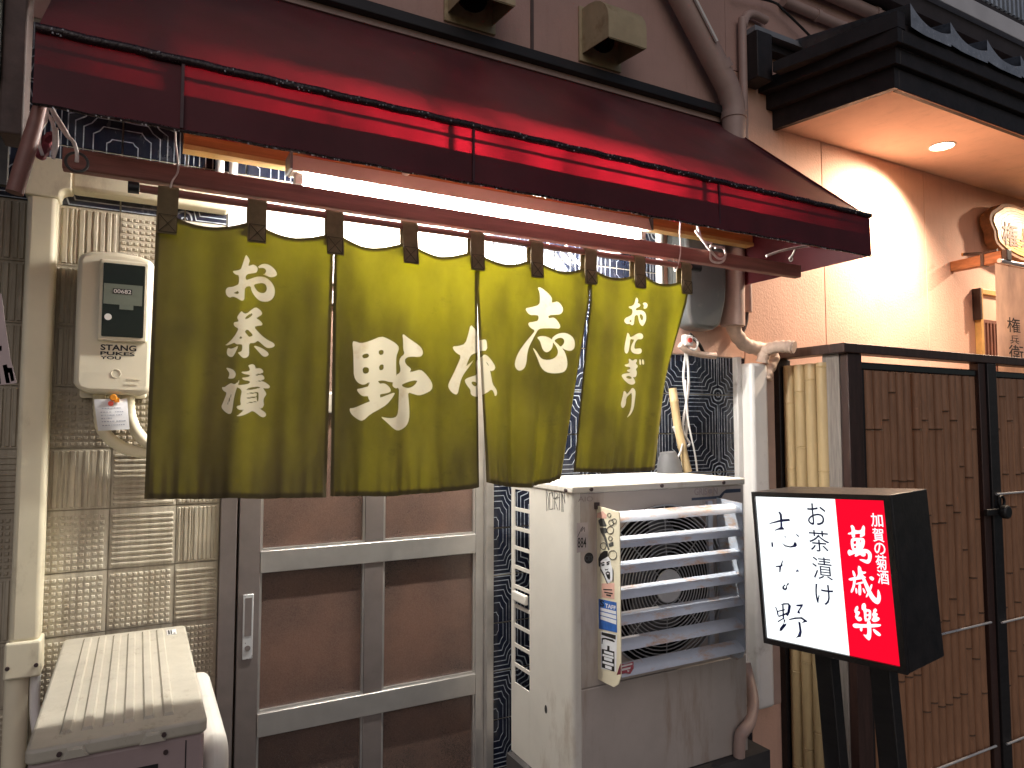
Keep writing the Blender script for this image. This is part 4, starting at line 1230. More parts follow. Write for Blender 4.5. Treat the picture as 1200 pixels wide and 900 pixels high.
part("blue_stripe", mb, m_blue_dull, a2, recalc=False)
mb = wq(MB(), "MITTOF", 678, 576, 695, 579, 0)
wq(mb, "AIO", 677.5, 582, 695, 588, 0)
part("faded_print", mb, m_ghost, a2, recalc=False)
xg = XL - .0006
mb = MB()
for x0, x1 in ((640, 645), (646, 651), (651, 656), (656, 661)):
    pass
for pl in ([(640.5, 599), (640, 574), (641.5, 574)], [(644, 578), (644, 597), (648, 596), (648, 577), (644, 578)], [(650, 597), (650, 575), (654, 580), (650, 586), (654, 598)], [(655.5, 598), (656, 577), (658, 575), (658.5, 600)], [(646, 572), (648, 584), (656, 583)], [(660, 600), (659, 578), (662, 590), (661, 575)], [(641, 576), (643, 587), (642, 598)], [(652, 574), (653, 571), (657, 572)]):
    mb.tube([PX(x, y, xg) for x, y in pl], .0009, 4)
part("graffiti_tag", mb, m_black, a2)
# plinth, drain stub and grime below
pl_ = part("plinth", box(1.13, -.47, 0, 1.93, -.06, .598), m_plinth)
tag(pl_, "dark concrete plinth under the large air conditioner unit", "plinth")
tag(part("drain_pipe", MB().tube(sm([(1.80, -.455, .60), (1.80, -.462, .665), (1.815, -.466, .685), (1.86, -.45, .70), (1.93, -.40, .735), (1.985, -.33, .785), (1.99, -.31, .83)], 6), .020, 10), m_downpipe, smooth=60),
    "pinkish drain pipe bending round the lower corner of the large air conditioner unit", "pipe")

# ================================================================== GREY BOX, CABLES AND PIPES BESIDE THE FENCE
gb = thing("grey_box", (2.02, -.07, 2.09), "grey plastic service box with rounded lower end above the large air conditioner unit", "box")
out = [(1.908, 2.15), (1.925, 2.108), (1.965, 2.094), (2.05, 2.092), (2.09, 2.112), (2.122, 2.22), (2.128, 2.30), (2.128, 2.80), (1.905, 2.80)]
part("cover", MB().prism(out, -.125, -.03), m_greybox, gb, bevel=.016, segs=3)
part("back_plate", box(1.915, -.0295, 2.15, 2.145, -.002, 2.84), m_greybox, gb)
part("cover_edge", MB().box(2.1285, -.10, 2.31, 2.134, -.03, 2.80), m_steel, gb)
dp = part("downpipe", MB().tube(sm([(1.66, -.07, 3.95), (1.80, -.07, 3.68)], 1) + [Vector((2.205, -.07, 3.17)), Vector((2.235, -.07, 3.10)), Vector((2.240, -.07, 3.05)), Vector((2.220, -.07, 2.60)), Vector((2.209, -.07, 2.125))], .050, 16), m_downpipe, smooth=60)
tag(dp, "pinkish grey painted downpipe slanting across the stucco wall and down behind the awning corner", "downpipe")
for p in ((2.238, 3.03), (2.16, 3.225)):
    part("pipe_joint", MB().tube([(p[0] + (.0 if p[1] < 3.1 else -.010), -.07, p[1] + .03), (p[0] + (.0 if p[1] < 3.1 else .012), -.07, p[1])], .054, 16), m_downpipe, dp, smooth=60)
part("white_strap", MB().tube([(1.965, -.128, 3.47), (2.09, -.128, 3.31)], .008, 6), m_white_pl, dp)
tag(part("conduit", MB().tube(sm([(2.345, -.03, 2.20), (2.345, -.03, 3.42), (2.352, -.03, 3.50), (2.375, -.03, 3.555), (2.42, -.03, 3.575), (2.50, -.03, 3.57)], 5), .019, 10), m_downpipe, smooth=60),
    "thin salmon conduit standing beside the slanting downpipe with a hooked upper end", "conduit")
tag(part("conduit", MB().tube(sm([PY(x, y, -.02) for x, y in [(868, 340), (874, 348), (874, 375), (869, 390)]], 5), .011, 8), m_frame, smooth=60), "short dark cable stub hanging under the awning corner by the downpipe", "cable")
tp = part("taped_pipe", MB().tube(sm([PY(x, y, -.06) for x, y in [(856, 372), (862, 390), (872, 403), (886, 408), (900, 411), (905, 420), (898, 436), (896, 445)]], 8), [.030 + .002 * math.sin(k * 1.3) for k in range(57)], 12), m_tape, smooth=60)
tag(tp, "tape-wrapped pipe curling from the downpipe's foot into the white pipe cover", "pipe")
tp = part("taped_pipe", MB().tube(sm([PY(x, y, z) for x, y, z in [(893, 425, -.075), (897, 412, -.09), (908, 407, -.13), (922, 406, -.18), (931, 407, -.21)]], 6), [.026 + .0025 * math.sin(k * 2.1) for k in range(25)], 12), m_tape, smooth=60)
tag(tp, "frayed tape-wrapped pipe lying over the end of the bamboo fence", "pipe")
for r_, l_ in ((.0028, "pale cable"),):
    pass
wc = thing("pipe_cover", (2.36, -.04, .52), "white plastic pipe cover standing between the dark tiles and the bamboo fence", "pipe cover")
part("cover", box(2.300, -.085, .52, 2.400, -.001, 1.972), m_white_pl, wc, bevel=.016, segs=3)
part("side_run", box(2.4005, -.070, .52, 2.452, -.001, 1.972), m_downpipe, wc, bevel=.004)
part("thin_run", box(2.272, -.030, .60, 2.2995, -.001, 2.000), m_white_pl, wc, bevel=.003)
rnd = random.Random(9)
cab = [([(806, 400), (801, 440), (805, 480), (803, 520), (799, 545)], "grey cable hanging straightest beside the curtain edge"),
       ([(803, 395), (807, 450), (800, 500), (808, 520), (799, 521), (789, 500)], "grey cable looped back on itself beside the curtain edge"),
       ([(803, 445), (806, 490), (814, 530), (817, 552)], "thin cable slanting down to the unit's lid in front of the dark tiles"),
       ([(800, 520), (795, 535), (786, 545), (778, 546)], "short cable running into the grey funnel")]
for k, (pts, l_) in enumerate(cab):
    tag(part("cable", MB().tube(sm([PY(x, y, -.05 - .012 * k) for x, y in pts], 7), .0052 if k < 2 else .0036, 8), m_cable, smooth=60), l_, "cable")
tag(part("wrapped_cable", MB().tube(sm([PY(x, y, -.08) for x, y in [(797, 404), (806, 411), (820, 415), (838, 417)]], 6), .014, 10), m_tape, smooth=60), "thick wrapped cable resting along the upper edge of the dark tiles", "cable")
jn = thing("cable_junction", (1.90, -.08, 2.04), "small white cable clamp with a red dot under the grey box", "clamp")
q = PY(806, 399, -.09)
part("clamp", box(q.x - .022, -.10, q.z - .022, q.x + .02, -.075, q.z + .022), m_white_pl, jn, bevel=.004)
part("red_dot", MB().disc((q.x, q.z), .010, -.106, -.1004, 14), m_redplastic, jn)
part("wire_loop", MB().tube(sm([(q.x + .015, -.085, q.z + .02), (q.x + .05, -.09, q.z), (q.x + .035, -.095, q.z - .035), (q.x, -.09, q.z - .03)], 6), .0045, 8), m_cable, jn, smooth=60)
part("wire_loop", MB().tube(sm([(q.x + .03, -.07, q.z + .03), (q.x + .08, -.07, q.z - .01), (q.x + .11, -.06, q.z - .04)], 6), .0075, 8), m_darkcable, jn, smooth=60)
bm_ = [PY(788, 455, -.055), PY(794, 500, -.065), PY(806, 553, -.08)]
tag(part("bamboo_stick", MB().tube([bm_[0].lerp(bm_[1], t) for t in (0, .3, .33, .36, 1)] + [bm_[1].lerp(bm_[2], t) for t in (.4, .44, .48, 1)], [.0165, .017, .019, .017, .0165, .017, .019, .017, .017], 10), m_bamboo_yellow, smooth=60),
    "yellow bamboo stick leaning behind the large air conditioner unit", "stick")
fn = PY(784, 548, -.12)
tag(part("funnel", MB().tube([fn + Vector((-.005, 0, .06)), fn + Vector((0, 0, .02)), fn + Vector((.004, 0, -.04))], [.03, .045, .052], 14), M("grey_putty", (.085, .085, .09), .6), smooth=60), "grey funnel-shaped cap standing on the lid of the large air conditioner unit", "cap")
for k, pts in enumerate(([(655, 268), (668, 298), (682, 312)], [(697, 288), (715, 297), (757, 290)], [(642, 285), (640, 300), (646, 306)], [(780, 262), (800, 268), (815, 262), (822, 275)])):
    tag(part("cable", MB().tube(sm([PY(x, y, -.04 - .01 * k) for x, y in pts], 6), .006, 8), m_cable, smooth=60),
        ("white cable sagging behind the curtain pole in front of the dark tiles", "long white cable crossing behind the curtain's last loops", "short white cable end behind the curtain loop", "white cable bridging the wall pipe and the grey box")[k], "cable")

# cords that tie the bar to the awning
for k, (pts, r_, l_) in enumerate((
        ([(815, 270), (830, 290), (842, 303), (850, 300), (848, 291), (838, 290)], .0042, "white cord knotted round the bar near the grey box"),
        ([(816, 260), (823, 281), (834, 285)], .0040, "white cord running from the awning to the knot"),
        ([(833, 288), (833, 304), (842, 308), (849, 304), (849, 292), (840, 289), (833, 288)], .0038, "white cord loop wound round the bar"),
        ([(898, 300), (915, 294), (935, 290), (950, 288)], .0042, "white cord stretched along the awning's lower corner"),
        ([(932, 291), (928, 300), (925, 303)], .0034, "short cord end dangling at the awning corner"))):
    y_ = -.53 if k < 3 else -.60
    tag(part("cord", MB().tube(sm([PY(x, y, y_) for x, y in pts], 6), r_, 7), m_cord, smooth=60), l_, "cord")
for k, (x, y) in enumerate(((858, 318), (879, 314), (927, 304))):
    q = PX(x, y, 2.252)
    tag(part("grommet", MB().ring(q, .0075, .0022, 'x', 16, 6), m_white_pl, smooth=60),
        ("white ring hanging lowest inside the awning's end panel", "white ring in the middle of the awning's end panel", "white ring nearest the awning's front corner")[k], "ring")
for k, (pts, r_, l_) in enumerate((
        ([(57, 118), (63, 132), (72, 146), (80, 160)], .0075, "thick white cord bundle slanting from the awning corner"),
        ([(58, 122), (66, 140), (78, 158), (86, 166), (90, 178), (90, 190)], .0060, "long white cord ending in a dark ring"),
        ([(56, 124), (54, 140), (48, 152), (46, 168), (50, 182)], .0052, "white cord drooping behind the rolled sheet"),
        ([(52, 132), (60, 140), (64, 158), (62, 182)], .0060, "white cord hanging beside the maroon ribbon"),
        ([(66, 150), (67, 170), (62, 186)], .0052, "short frayed cord next to the maroon ribbon"))):
    tag(part("cord", MB().tube(sm([PY(x, y, -.60) for x, y in pts], 6), r_ * .62, 7), m_cord, smooth=60), l_, "cord")
tag(part("dark_ring", MB().ring(PY(90, 190, -.598), .019, .0028, 'y', 24, 6), m_black, smooth=60), "dark ring hanging from the cords at the bar's end", "ring")
tag(part("ribbon", MB().tube(sm([PY(x, y, -.59) for x, y in [(64, 160), (55, 165), (50, 178), (46, 186)]], 4), [.012, .010, .012, .010, .011, .009, .012, .010, .011, .009, .010, .008, .006], 6), m_maroon, smooth=40), "maroon ribbon knotted among the white cords", "ribbon")

# ================================================================== BAMBOO FENCE
FY = -.337
bf = thing("bamboo_fence", (3.3, FY, 0), "dark framed bamboo screen fence standing before the salmon wall", "fence")
part("top_rail", box(2.515, -.372, 2.001, 5.2, -.300, 2.040), m_brown_wood, bf, bevel=.003)
part("top_rail", box(2.515, -.2995, 2.001, 2.590, .0, 2.040), m_brown_wood, bf, bevel=.003)
part("corner_post", box(2.556, -.356, .0, 2.646, -.318, 2.0005), m_brown_wood, bf, bevel=.003)
part("wall_post", box(2.525, -.035, .0, 2.60, -.003, 2.0005), m_black_wood, bf, bevel=.003)
part("grey_board", box(2.552, -.3175, .0, 2.575, -.238, 2.0005), m_greyboard, bf, bevel=.002)
part("middle_post", box(3.500, -.362, .0, 3.555, -.318, 2.0005), m_brown_wood, bf, bevel=.003)
part("middle_post", box(3.556, -.372, .0, 3.632, -.312, 2.0005), m_black_wood, bf, bevel=.003)
m_rail_wet = M("wet_black_rail", (.012, .012, .014), .22, bump=.2, bs=60)
for x0, x1 in ((2.6465, 3.4995), (3.6325, 5.2)):
    part("panel_rail", box(x0, -.352, 1.935, x1, -.322, 1.968), m_rail_wet, bf, bevel=.006)
    part("panel_rail", box(x0, -.350, .02, x1, -.322, .06), m_black_wood, bf, bevel=.003)
part("edge_strip", box(2.6465, -.348, .061, 2.668, -.334, 1.9345), m_black_wood, bf)


def bamboo(seed, L, r, nodes_):
    r2 = random.Random(seed)
    zs_, rr_ = [0.0], [r]
    for z in nodes_:
        zs_ += [z - .018, z - .008, z - .003, z, z + .004, z + .009, z + .018]
        rr_ += [r, r * 1.005, r * 1.05, r * .93, r * 1.045, r * 1.005, r]
    zs_.append(L)
    rr_.append(r * .97)
    bx, by = r2.uniform(-.002, .002), r2.uniform(-.002, .002)
    mb = MB().tube([(bx * math.sin(3 * z / L), by * math.sin(2 * z / L), z) for z in zs_], rr_, 10)
    return mb


bams = []
for k in range(7):
    r2 = random.Random(50 + k)
    z, nd = r2.uniform(.05, .45), []
    while z < 1.82:
        nd.append(z)
        z += r2.uniform(.34, .50)
    mb = bamboo(k, 1.872, .0262, nd)
    me = mesh_from("bamboo_pole", mb, m_bamboo, smooth=50)
    me.materials.append(m_bamboo_node)
    for p in me.polygons:
        zc = p.center.z
        if any(abs(zc - n_) < .0035 for n_ in nd):
            p.material_index = 1
    bams.append(me)
rnd = random.Random(17)
for x0, x1 in ((2.671, 3.490), (3.640, 5.15)):
    n = int((x1 - x0) / .0545)
    for k in range(n):
        o = inst(bams[rnd.randrange(7)], "bamboo_pole", (x0 + .0252 + (x1 - x0 - .05) * k / (n - 1), -.333 + rnd.uniform(-.003, .003), .0615), bf, (rnd.uniform(-.002, .002), rnd.uniform(-.002, .002), rnd.uniform(0, 6.28)))
        s = rnd.uniform(.94, 1.06)
        o.scale = (s, s, 1)
for k in range(4):
    me = mesh_from("bamboo_pole", bamboo(80 + k, 1.95, .0275, [.22 + .09 * k, .62 + .05 * k, 1.02 + .08 * ((k * 2) % 3), 1.39 + .1 * ((k + 1) % 3), 1.78 + .05 * k]), m_bamboo_yellow, smooth=50)
    inst(me, "bamboo_pole", (2.562 + rnd.uniform(-.002, .002), -.062 - .0575 * k + .002, .02), bf, (0, 0, rnd.uniform(0, 6)))
for z, x0, x1 in ((.795, 2.66, 3.50), (.24, 2.66, 3.50), (1.380, 3.575, 5.2), (.785, 3.575, 5.2), (.235, 3.575, 5.2)):
    part("wire_rod", MB().tube([(x0, -.378 if x0 > 3 else -.370, z), (x1, -.378 if x0 > 3 else -.370, z)], .0055, 8), m_steel, bf, smooth=60)
lt = part("latch", box(3.47, -.392, 1.285, 3.60, -.373, 1.315), m_black, bf, bevel=.004)
part("latch_knob", MB().disc((3.585, 1.30), .032, -.425, -.3925, 16), m_black, lt, bevel=.008)
part("latch_loop", MB().ring((3.60, -.385, 1.345), .026, .006, 'y', 16, 6), m_black, lt, smooth=60)

# ================================================================== LIT SIGN BOX
sg = thing("sign_box", (1.706, -.889, 1.062), "black lit sign box with white and red face lettered in Japanese beside the fence", "sign")
W[sg.name] = Vector((0, 0, 0))
SW, SD, SH = .413, .208, .45
Rm = Matrix.Rotation(-1.436, 3, 'Z') @ Matrix.Rotation(.026, 3, 'X') @ Matrix.Rotation(-.054, 3, 'Y')
sg.rotation_euler = Rm.to_euler()
SMw = Matrix.LocRotScale(Vector((1.706, -.889, 1.062)), Rm, None)
SMi = SMw.inverted()
sn = np.array(SMw.to_3x3() @ Vector((0, -1, 0)))


def SL(px, py, y=0.0):
    o = SMw @ Vector((0, y, 0))
    return SMi @ PPL(px, py, o, sn)


m_signbox = M("black_sign_case", (.018, .014, .014), .35, var=.5, vs=20, bump=.25, bs=60)
part("case", box(-SW / 2, .006, .0, SW / 2, SD, SH), m_signbox, sg, bevel=.003)
part("bezel", MB().box(-SW / 2, -.006, 0, SW / 2, .0056, .016).box(-SW / 2, -.006, SH - .014, SW / 2, .0056, SH).box(-SW / 2, -.006, .0161, -SW / 2 + .010, .0056, SH - .0141).box(SW / 2 - .016, -.006, .0161, SW / 2, .0056, SH - .0141), m_signbox, sg)
split = SL(988, 690).x
part("white_face", box(-SW / 2 + .0102, .0005, .0163, split, .0055, SH - .0143), m_face_white, sg)
part("red_face", box(split + .0003, .0005, .0163, SW / 2 - .0163, .0055, SH - .0143), m_face_red, sg)
mb = MB()


def sch(mb, ch, x0, y0, x1, y1, bold=0, yl=-.0003):
    """one character filling the pixel box on the sign's face"""
    c = SL((x0 + x1) / 2, (y0 + y1) / 2, yl)
    l, r_, t, b = SL(x0, (y0 + y1) / 2, yl), SL(x1, (y0 + y1) / 2, yl), SL((x0 + x1) / 2, y0, yl), SL((x0 + x1) / 2, y1, yl)
    w2, h2 = abs(r_.x - l.x), abs(t.z - b.z)
    return write(mb, ch, (c.x - w2 / 2, yl, c.z - h2 / 2), (w2, 0, 0), (0, 0, h2), bold)


for ch, bx in (("お", (946, 590, 967.5, 615.5)), ("茶", (948, 621.5, 971.5, 646.5)), ("漬", (952, 653, 975, 679)), ("け", (955.5, 685, 976.5, 709))):
    sch(mb, ch, *bx)
part("menu_lettering", mb, m_navy, sg, recalc=False)
mb = MB()
B1 = lambda pts: fill_poly(mb, [SL(885 + x / 9, 575 + y / 9, -.0003) for x, y in pts])
B2 = lambda pts: fill_poly(mb, [SL(885 + x / 9, 665 + y / 9, -.0003) for x, y in pts])
B1([(243, 225), (260, 220), (282, 250), (286, 300), (360, 296), (368, 320), (286, 328), (287, 380), (306, 400), (302, 412), (240, 414), (206, 424), (210, 412), (265, 385), (265, 330), (150, 352), (150, 342), (262, 306), (258, 255)])
B1([(168, 545), (187, 543), (192, 592), (173, 595)])
B1([(278, 545), (320, 575), (370, 586), (402, 574), (410, 543), (432, 546), (442, 577), (425, 595), (370, 601), (312, 588)])
B1([(303, 482), (328, 483), (318, 498)])
B1([(420, 455), (447, 463), (467, 483), (453, 488)])
B1([(213, 793), (265, 788), (285, 735), (294, 738), (284, 783), (303, 773), (276, 803), (266, 862), (253, 862), (253, 807), (218, 805)])
B1([(440, 826), (468, 852), (427, 858)])
B2([(345, 158), (360, 175), (338, 192), (338, 227), (316, 245), (287, 227), (285, 203), (310, 178), (325, 184), (303, 205), (312, 222), (326, 208), (328, 190)])
for q in ([(207, 412), (222, 418), (243, 470), (248, 508), (300, 490), (338, 470), (348, 402), (342, 391), (290, 395), (263, 392), (300, 376), (352, 376), (378, 405), (368, 470), (345, 517), (322, 500), (250, 524), (233, 502), (223, 450)],
          [(232, 458), (310, 438), (316, 452), (238, 470)], [(283, 395), (300, 395), (308, 545), (290, 545)], [(233, 568), (300, 528), (306, 540), (243, 578)], [(300, 540), (320, 558), (302, 598), (332, 588), (327, 612), (280, 668), (255, 672), (260, 640), (300, 588)],
          [(428, 393), (503, 386), (503, 405), (467, 460), (478, 488), (442, 483), (448, 460), (478, 412), (438, 410)], [(356, 543), (420, 526), (492, 523), (553, 566), (547, 574), (488, 588), (513, 560), (480, 542), (420, 545), (358, 557)], [(453, 568), (477, 578), (492, 680), (482, 732), (423, 743), (448, 720), (466, 670)]):
    B2(q)
tag(part("name_lettering", mb, m_navy, sg, recalc=False), kind='stuff')
mb = MB()
for ch, bx in (("加", (1020.5, 601.5, 1034.5, 617.5)), ("賀", (1022.5, 619, 1036, 635)), ("の", (1024.5, 636, 1037.5, 650)), ("菊", (1026, 650.5, 1039, 667.5)), ("酒", (1028, 668, 1041.5, 684.5))):
    sch(mb, ch, *bx, .012)


def brush(ox, oy, s_, outer, *holes):
    from mathutils.geometry import tessellate_polygon
    loops = [[SL(ox + x / s_, oy + y / s_, -.0003) for x, y in chaikin(q)] for q in (outer,) + holes]
    mb.add([p for lp_ in loops for p in lp_], [tuple(t) for t in tessellate_polygon(loops)])


K = (970, 580, 9)
brush(*K, [(238,325),(262,316),(282,340),(287,373),(350,376),(364,330),(380,318),(394,345),(390,382),(392,428),(370,438),(345,452),(338,435),(348,407),(282,412),(292,440),(270,457),(253,440),(253,414),(218,418),(210,402),(253,393),(248,350)])
brush(*K, [(243,470),(263,453),(330,453),(377,453),(393,480),(388,530),(372,572),(330,583),(270,593),(253,570),(243,520)], [(268,490),(300,482),(300,515),(275,521)], [(325,480),(353,477),(347,511),(325,513)], [(273,540),(300,535),(300,561),(280,563)])
brush(*K, [(205,602),(225,572),(247,588),(300,583),(380,567),(432,578),(463,615),(465,660),(452,708),(425,728),(390,717),(322,678),(370,678),(418,688),(427,650),(422,618),(397,608),(402,642),(370,653),(340,628),(300,653),(283,647),(293,617),(250,633),(225,645)])
brush(*K, [(318,470),(347,470),(342,610),(316,610)])
K = (970, 670, 7.5)
brush(*K, [(262,-55),(290,-45),(300,0),(335,-2),(337,14),(300,24),(302,40),(335,42),(332,60),(250,72),(195,80),(178,62),(225,48),(268,42)])
brush(*K, [(212,-12),(232,-8),(250,40),(228,48)])
brush(*K, [(225,55),(248,58),(243,120),(216,188),(198,178),(220,120)])
brush(*K, [(245,100),(332,80),(330,98),(250,116)])
brush(*K, [(270,105),(292,100),(296,200),(280,210),(268,195)])
brush(*K, [(240,140),(258,145),(262,190),(246,192)])
brush(*K, [(303,140),(322,150),(335,188),(318,190)])
brush(*K, [(285,20),(312,20),(347,100),(392,190),(428,238),(437,215),(437,155),(452,162),(470,225),(458,277),(430,288),(383,252),(343,172),(308,82)])
brush(*K, [(378,108),(398,114),(363,202),(338,230),(334,212),(362,160)])
brush(*K, [(362,45),(390,40),(411,60),(397,81),(373,68)])
brush(*K, [(243,310),(264,297),(271,325),(258,345),(284,350),(279,375),(259,395),(294,398),(304,427),(270,439),(237,400),(247,370),(232,350)])
brush(*K, [(298,285),(325,272),(338,300),(333,328),(378,333),(384,370),(379,422),(340,439),(322,432),(317,342),(297,332)], [(340,352),(362,350),(360,372),(340,375)], [(340,390),(360,388),(358,410),(340,413)])
brush(*K, [(398,335),(420,319),(436,340),(419,360),(444,370),(429,395),(459,405),(449,433),(405,444),(381,425),(401,400),(387,375),(401,355)])
brush(*K, [(215,470),(235,452),(300,463),(465,457),(470,480),(400,490),(300,492),(235,496)])
brush(*K, [(342,430),(380,430),(385,560),(370,604),(350,599),(305,548),(342,558),(350,530)])
brush(*K, [(283,490),(307,490),(302,528),(283,517)])
brush(*K, [(398,497),(430,517),(470,550),(462,568),(430,558),(398,522)])
tag(part("sake_lettering", mb, m_face_text, sg, recalc=False), kind='stuff')
for pa, pb_ in ((958, 977), (1021, 1045)):
    xa, xb = SL(pa, 810, SD * .45).x, SL(pb_, 810, SD * .45).x
    part("leg", box(xa, SD * .45, -1.05, xb, SD * .45 + .045, -.0005), m_black_wood, sg, bevel=.003)
part("foot", box(-.17, -.02, -1.075, .17, SD + .02, -1.0503), m_black_wood, sg, bevel=.004)

# ================================================================== NEIGHBOUR'S EAVE
ev = thing("tiled_eave", (3.6, -.3, 3.05), "black timber eave with wavy roof tiles and pale soffit over the salmon wall", "eave")
c0, c1 = Vector((2.587, 0, 3.087)), Vector((2.651, -.55, 3.057))
EX = 6.5
sf = MB().hexa([(2.587, .0, 3.087), (EX, .0, 3.087), (EX, -.545, 3.057), (2.651, -.545, 3.057)], [(2.587, .0, 3.105), (EX, .0, 3.105), (EX, -.545, 3.075), (2.651, -.545, 3.075)])
part("soffit", sf, m_soffit, ev)
part("soffit_trim", MB().box(2.65, -.549, 3.050, EX, -.5455, 3.062), M("orange_trim", (.30, .12, .06), .5), ev)
for z0, z1, o_ in ((3.052, 3.138, 0), (3.139, 3.205, .022), (3.206, 3.262, .05)):
    part("front_fascia", box(2.655 - o_, -.551 - o_, z0, EX, -.552 + .03 - o_, z1), m_fascia, ev, bevel=.004)
    lo = [(2.560 - o_ * 1.8, -.001, z0 + .025), (2.625 - o_, -.551 - o_ + .0005, z0), (2.654 - o_, -.551 - o_ + .0005, z0), (2.586 - o_, -.001, z0 + .025)]
    zz1 = z1 + (.0 if o_ < .05 else 0)
    hi = [(p[0], p[1], zz1 + (.028 if i in (0, 3) else 0)) for i, p in enumerate(lo)]
    part("verge_board", MB().hexa(lo, hi), m_fascia, ev)
lo = [(2.42, -.13, 3.258), (2.575, -.602, 3.264), (2.625, -.602, 3.264), (2.47, -.13, 3.258)]
hi = [(2.42, -.13, 3.305), (2.575, -.602, 3.330), (2.625, -.602, 3.330), (2.47, -.13, 3.305)]
part("verge_cap", MB().hexa(lo, hi), m_fascia, ev)
part("wall_stub", box(2.36, -.10, 3.24, 2.455, -.001, 3.455), m_fascia, ev, bevel=.004)
part("wall_flashing", MB().box(2.36, -.09, 3.456, 4.9, -.001, 3.480), M("pale_flashing", (.20, .21, .23), .4), ev)
part("wall_flashing", MB().box(2.456, -.05, 3.42, 4.9, -.001, 3.455), m_fascia, ev)


def kawara():
    """one wave-shaped pantile: x across 0..0.27, y up the slope"""
    P_ = 0.272
    th = .014
    mb = MB()
    n, m = 14, 4
    def top(u, v):
        x = P_ * u
        z = .066 * max(0, 1 - u / .62) ** 2.2 + .016 * max(0, (u - .72) / .28) ** 1.5 - .012
        return Vector((x, .60 * v, z + .14 * v))
    mb.grid(lambda u, v: top(u, v), n, m)
    mb.grid(lambda u, v: top(u, v) - Vector((0, 0, th)), n, m)
    k = 2 * (n + 1) * (m + 1)
    fr = [top(i / n, 0) + Vector((0, -.004, .001)) for i in range(n + 1)]
    lo_ = [Vector((p.x, p.y, -.052 + .2 * max(0, p.z))) for i, p in enumerate(fr)]
    mb.add(fr + lo_, [(i, i + 1, n + 2 + i, n + 1 + i) for i in range(n)])
    return mesh_from("roof_tile", mb, m_roof_tile, smooth=50)


kw = kawara()
for k in range(14):
    inst(kw, "roof_tile", (2.640 + .272 * k, -.612, 3.315), ev, (0, 0, 0))
part("tile_batten", box(2.63, -.598, 3.263, EX, -.52, 3.285), m_fascia, ev)
# recessed downlights in the soffit: the one in view and its neighbour along the eave
for k, (x, y, e, aim) in enumerate(((3.425, -.275, 235, Vector((-.38, .22, -1))), (4.86, -.42, 135, Vector((-.32, .16, -1))))):
    z = 3.087 - .0545 * -y / 1.0 * 1.0
    z = 3.087 + y * .0545
    dl = thing("downlight", (x, y, z), "lit recessed downlight glowing warm in the pale soffit" if k == 0 else "second recessed downlight above the golden log sign", "downlight")
    part("trim_ring", MB().ring((x, y, z - .003), .055, .005, 'z', 28, 6), m_white_pl, dl, smooth=60)
    mb = MB().grid(lambda u, v: (x + .052 * v * math.cos(2 * math.pi * u), y + .052 * v * math.sin(2 * math.pi * u), z - .004 - .010 * (1 - v * v)), 24, 4)
    part("lens", mb, m_lens, dl, smooth=180, recalc=False)
    L_ = bpy.data.lights.new("downlight_beam", 'SPOT')
    L_.energy = e
    L_.color = (1.0, .78, .57)
    L_.spot_size = rad(144)
    L_.spot_blend = 1.0
    L_.shadow_soft_size = .03
    lo_ = bpy.data.objects.new("downlight_beam", L_)
    COL.objects.link(lo_)
    lo_.parent = dl
    lo_.location = (0, 0, -.025)
    lo_.rotation_euler = (-aim).to_track_quat('Z', 'Y').to_euler()

# ---- log sign, bracket, banner and lattice window of the neighbour
ls = thing("log_sign", (4.66, -.08, 2.66), "golden slice of log with bark rim and brown carved characters on the salmon wall", "sign")
rnd = random.Random(3)
cx_, cz_, ax_, az_ = 4.62, 2.835, .42, .155
rim = []
for k in range(40):
    a = 2 * math.pi * k / 40
    q = 1 + .05 * math.sin(3 * a + 1) + .03 * math.sin(7 * a) + rnd.uniform(-.015, .015)
    rim.append((cx_ + ax_ * q * math.copysign(abs(math.cos(a)) ** .8, math.cos(a)), cz_ + az_ * q * math.copysign(abs(math.sin(a)) ** .85, math.sin(a))))
part("bark_rim", MB().prism(rim, -.085, -.03), m_bark, ls, smooth=50)
inner = [(cx_ + (x - cx_) * .93, cz_ + (z - cz_) * .88) for x, z in rim]
part("cut_face", MB().prism(inner, -.0905, -.0855), m_signwood, ls, bevel=.003)
for k in range(5):
    s = .82 - .1 * k
    part("growth_ring", MB().tube([(cx_ - .03 + (x - cx_) * s, -.0908, cz_ + (z - cz_) * s) for x, z in inner], .0012, 4, closed=True), m_carved, ls)
mb = MB()
c = PY(1184, 275, -.092)
write(mb, "権", (c.x - .085, -.0935, c.z - .068), (.165, 0, 0), (0, 0, .14), .012)
write(mb, "兵", (c.x + .11, -.0935, c.z - .062), (.15, 0, 0), (0, 0, .125), .012)
write(mb, "衛", (c.x + .28, -.0935, c.z - .062), (.115, 0, 0), (0, 0, .125), .012)
part("carved_lettering", mb, m_carved, ls, recalc=False)
bk = thing("wooden_bracket", (3.965, -.15, 2.55), "reddish wooden bracket jutting from the salmon wall to carry the banner pole", "bracket")
oe = PX(1176, 303, 3.965)
part("arm", MB().hexa([(3.945, -.001, 2.557), (3.99, -.001, 2.557), (3.99, oe.y, 2.557), (3.945, oe.y, 2.557)], [(3.945, -.001, 2.612), (3.99, -.001, 2.612), (3.99, oe.y, 2.618), (3.945, oe.y, 2.618)]), m_bracket_wood, bk, bevel=.003)
part("dark_tip", box(3.944, oe.y - .028, 2.560, 3.991, oe.y - .0005, 2.620), m_brown_wood, bk, bevel=.004)
part("strap", MB().box(3.9415, oe.y + .085, 2.554, 3.9935, oe.y + .102, 2.620), m_brown_wood, bk)
part("peg", MB().tube([(3.955, oe.y + .19, 2.640), (3.95, oe.y + .10, 2.622), (3.95, oe.y + .02, 2.624)], .0085, 8), m_brown_wood, bk, smooth=60)
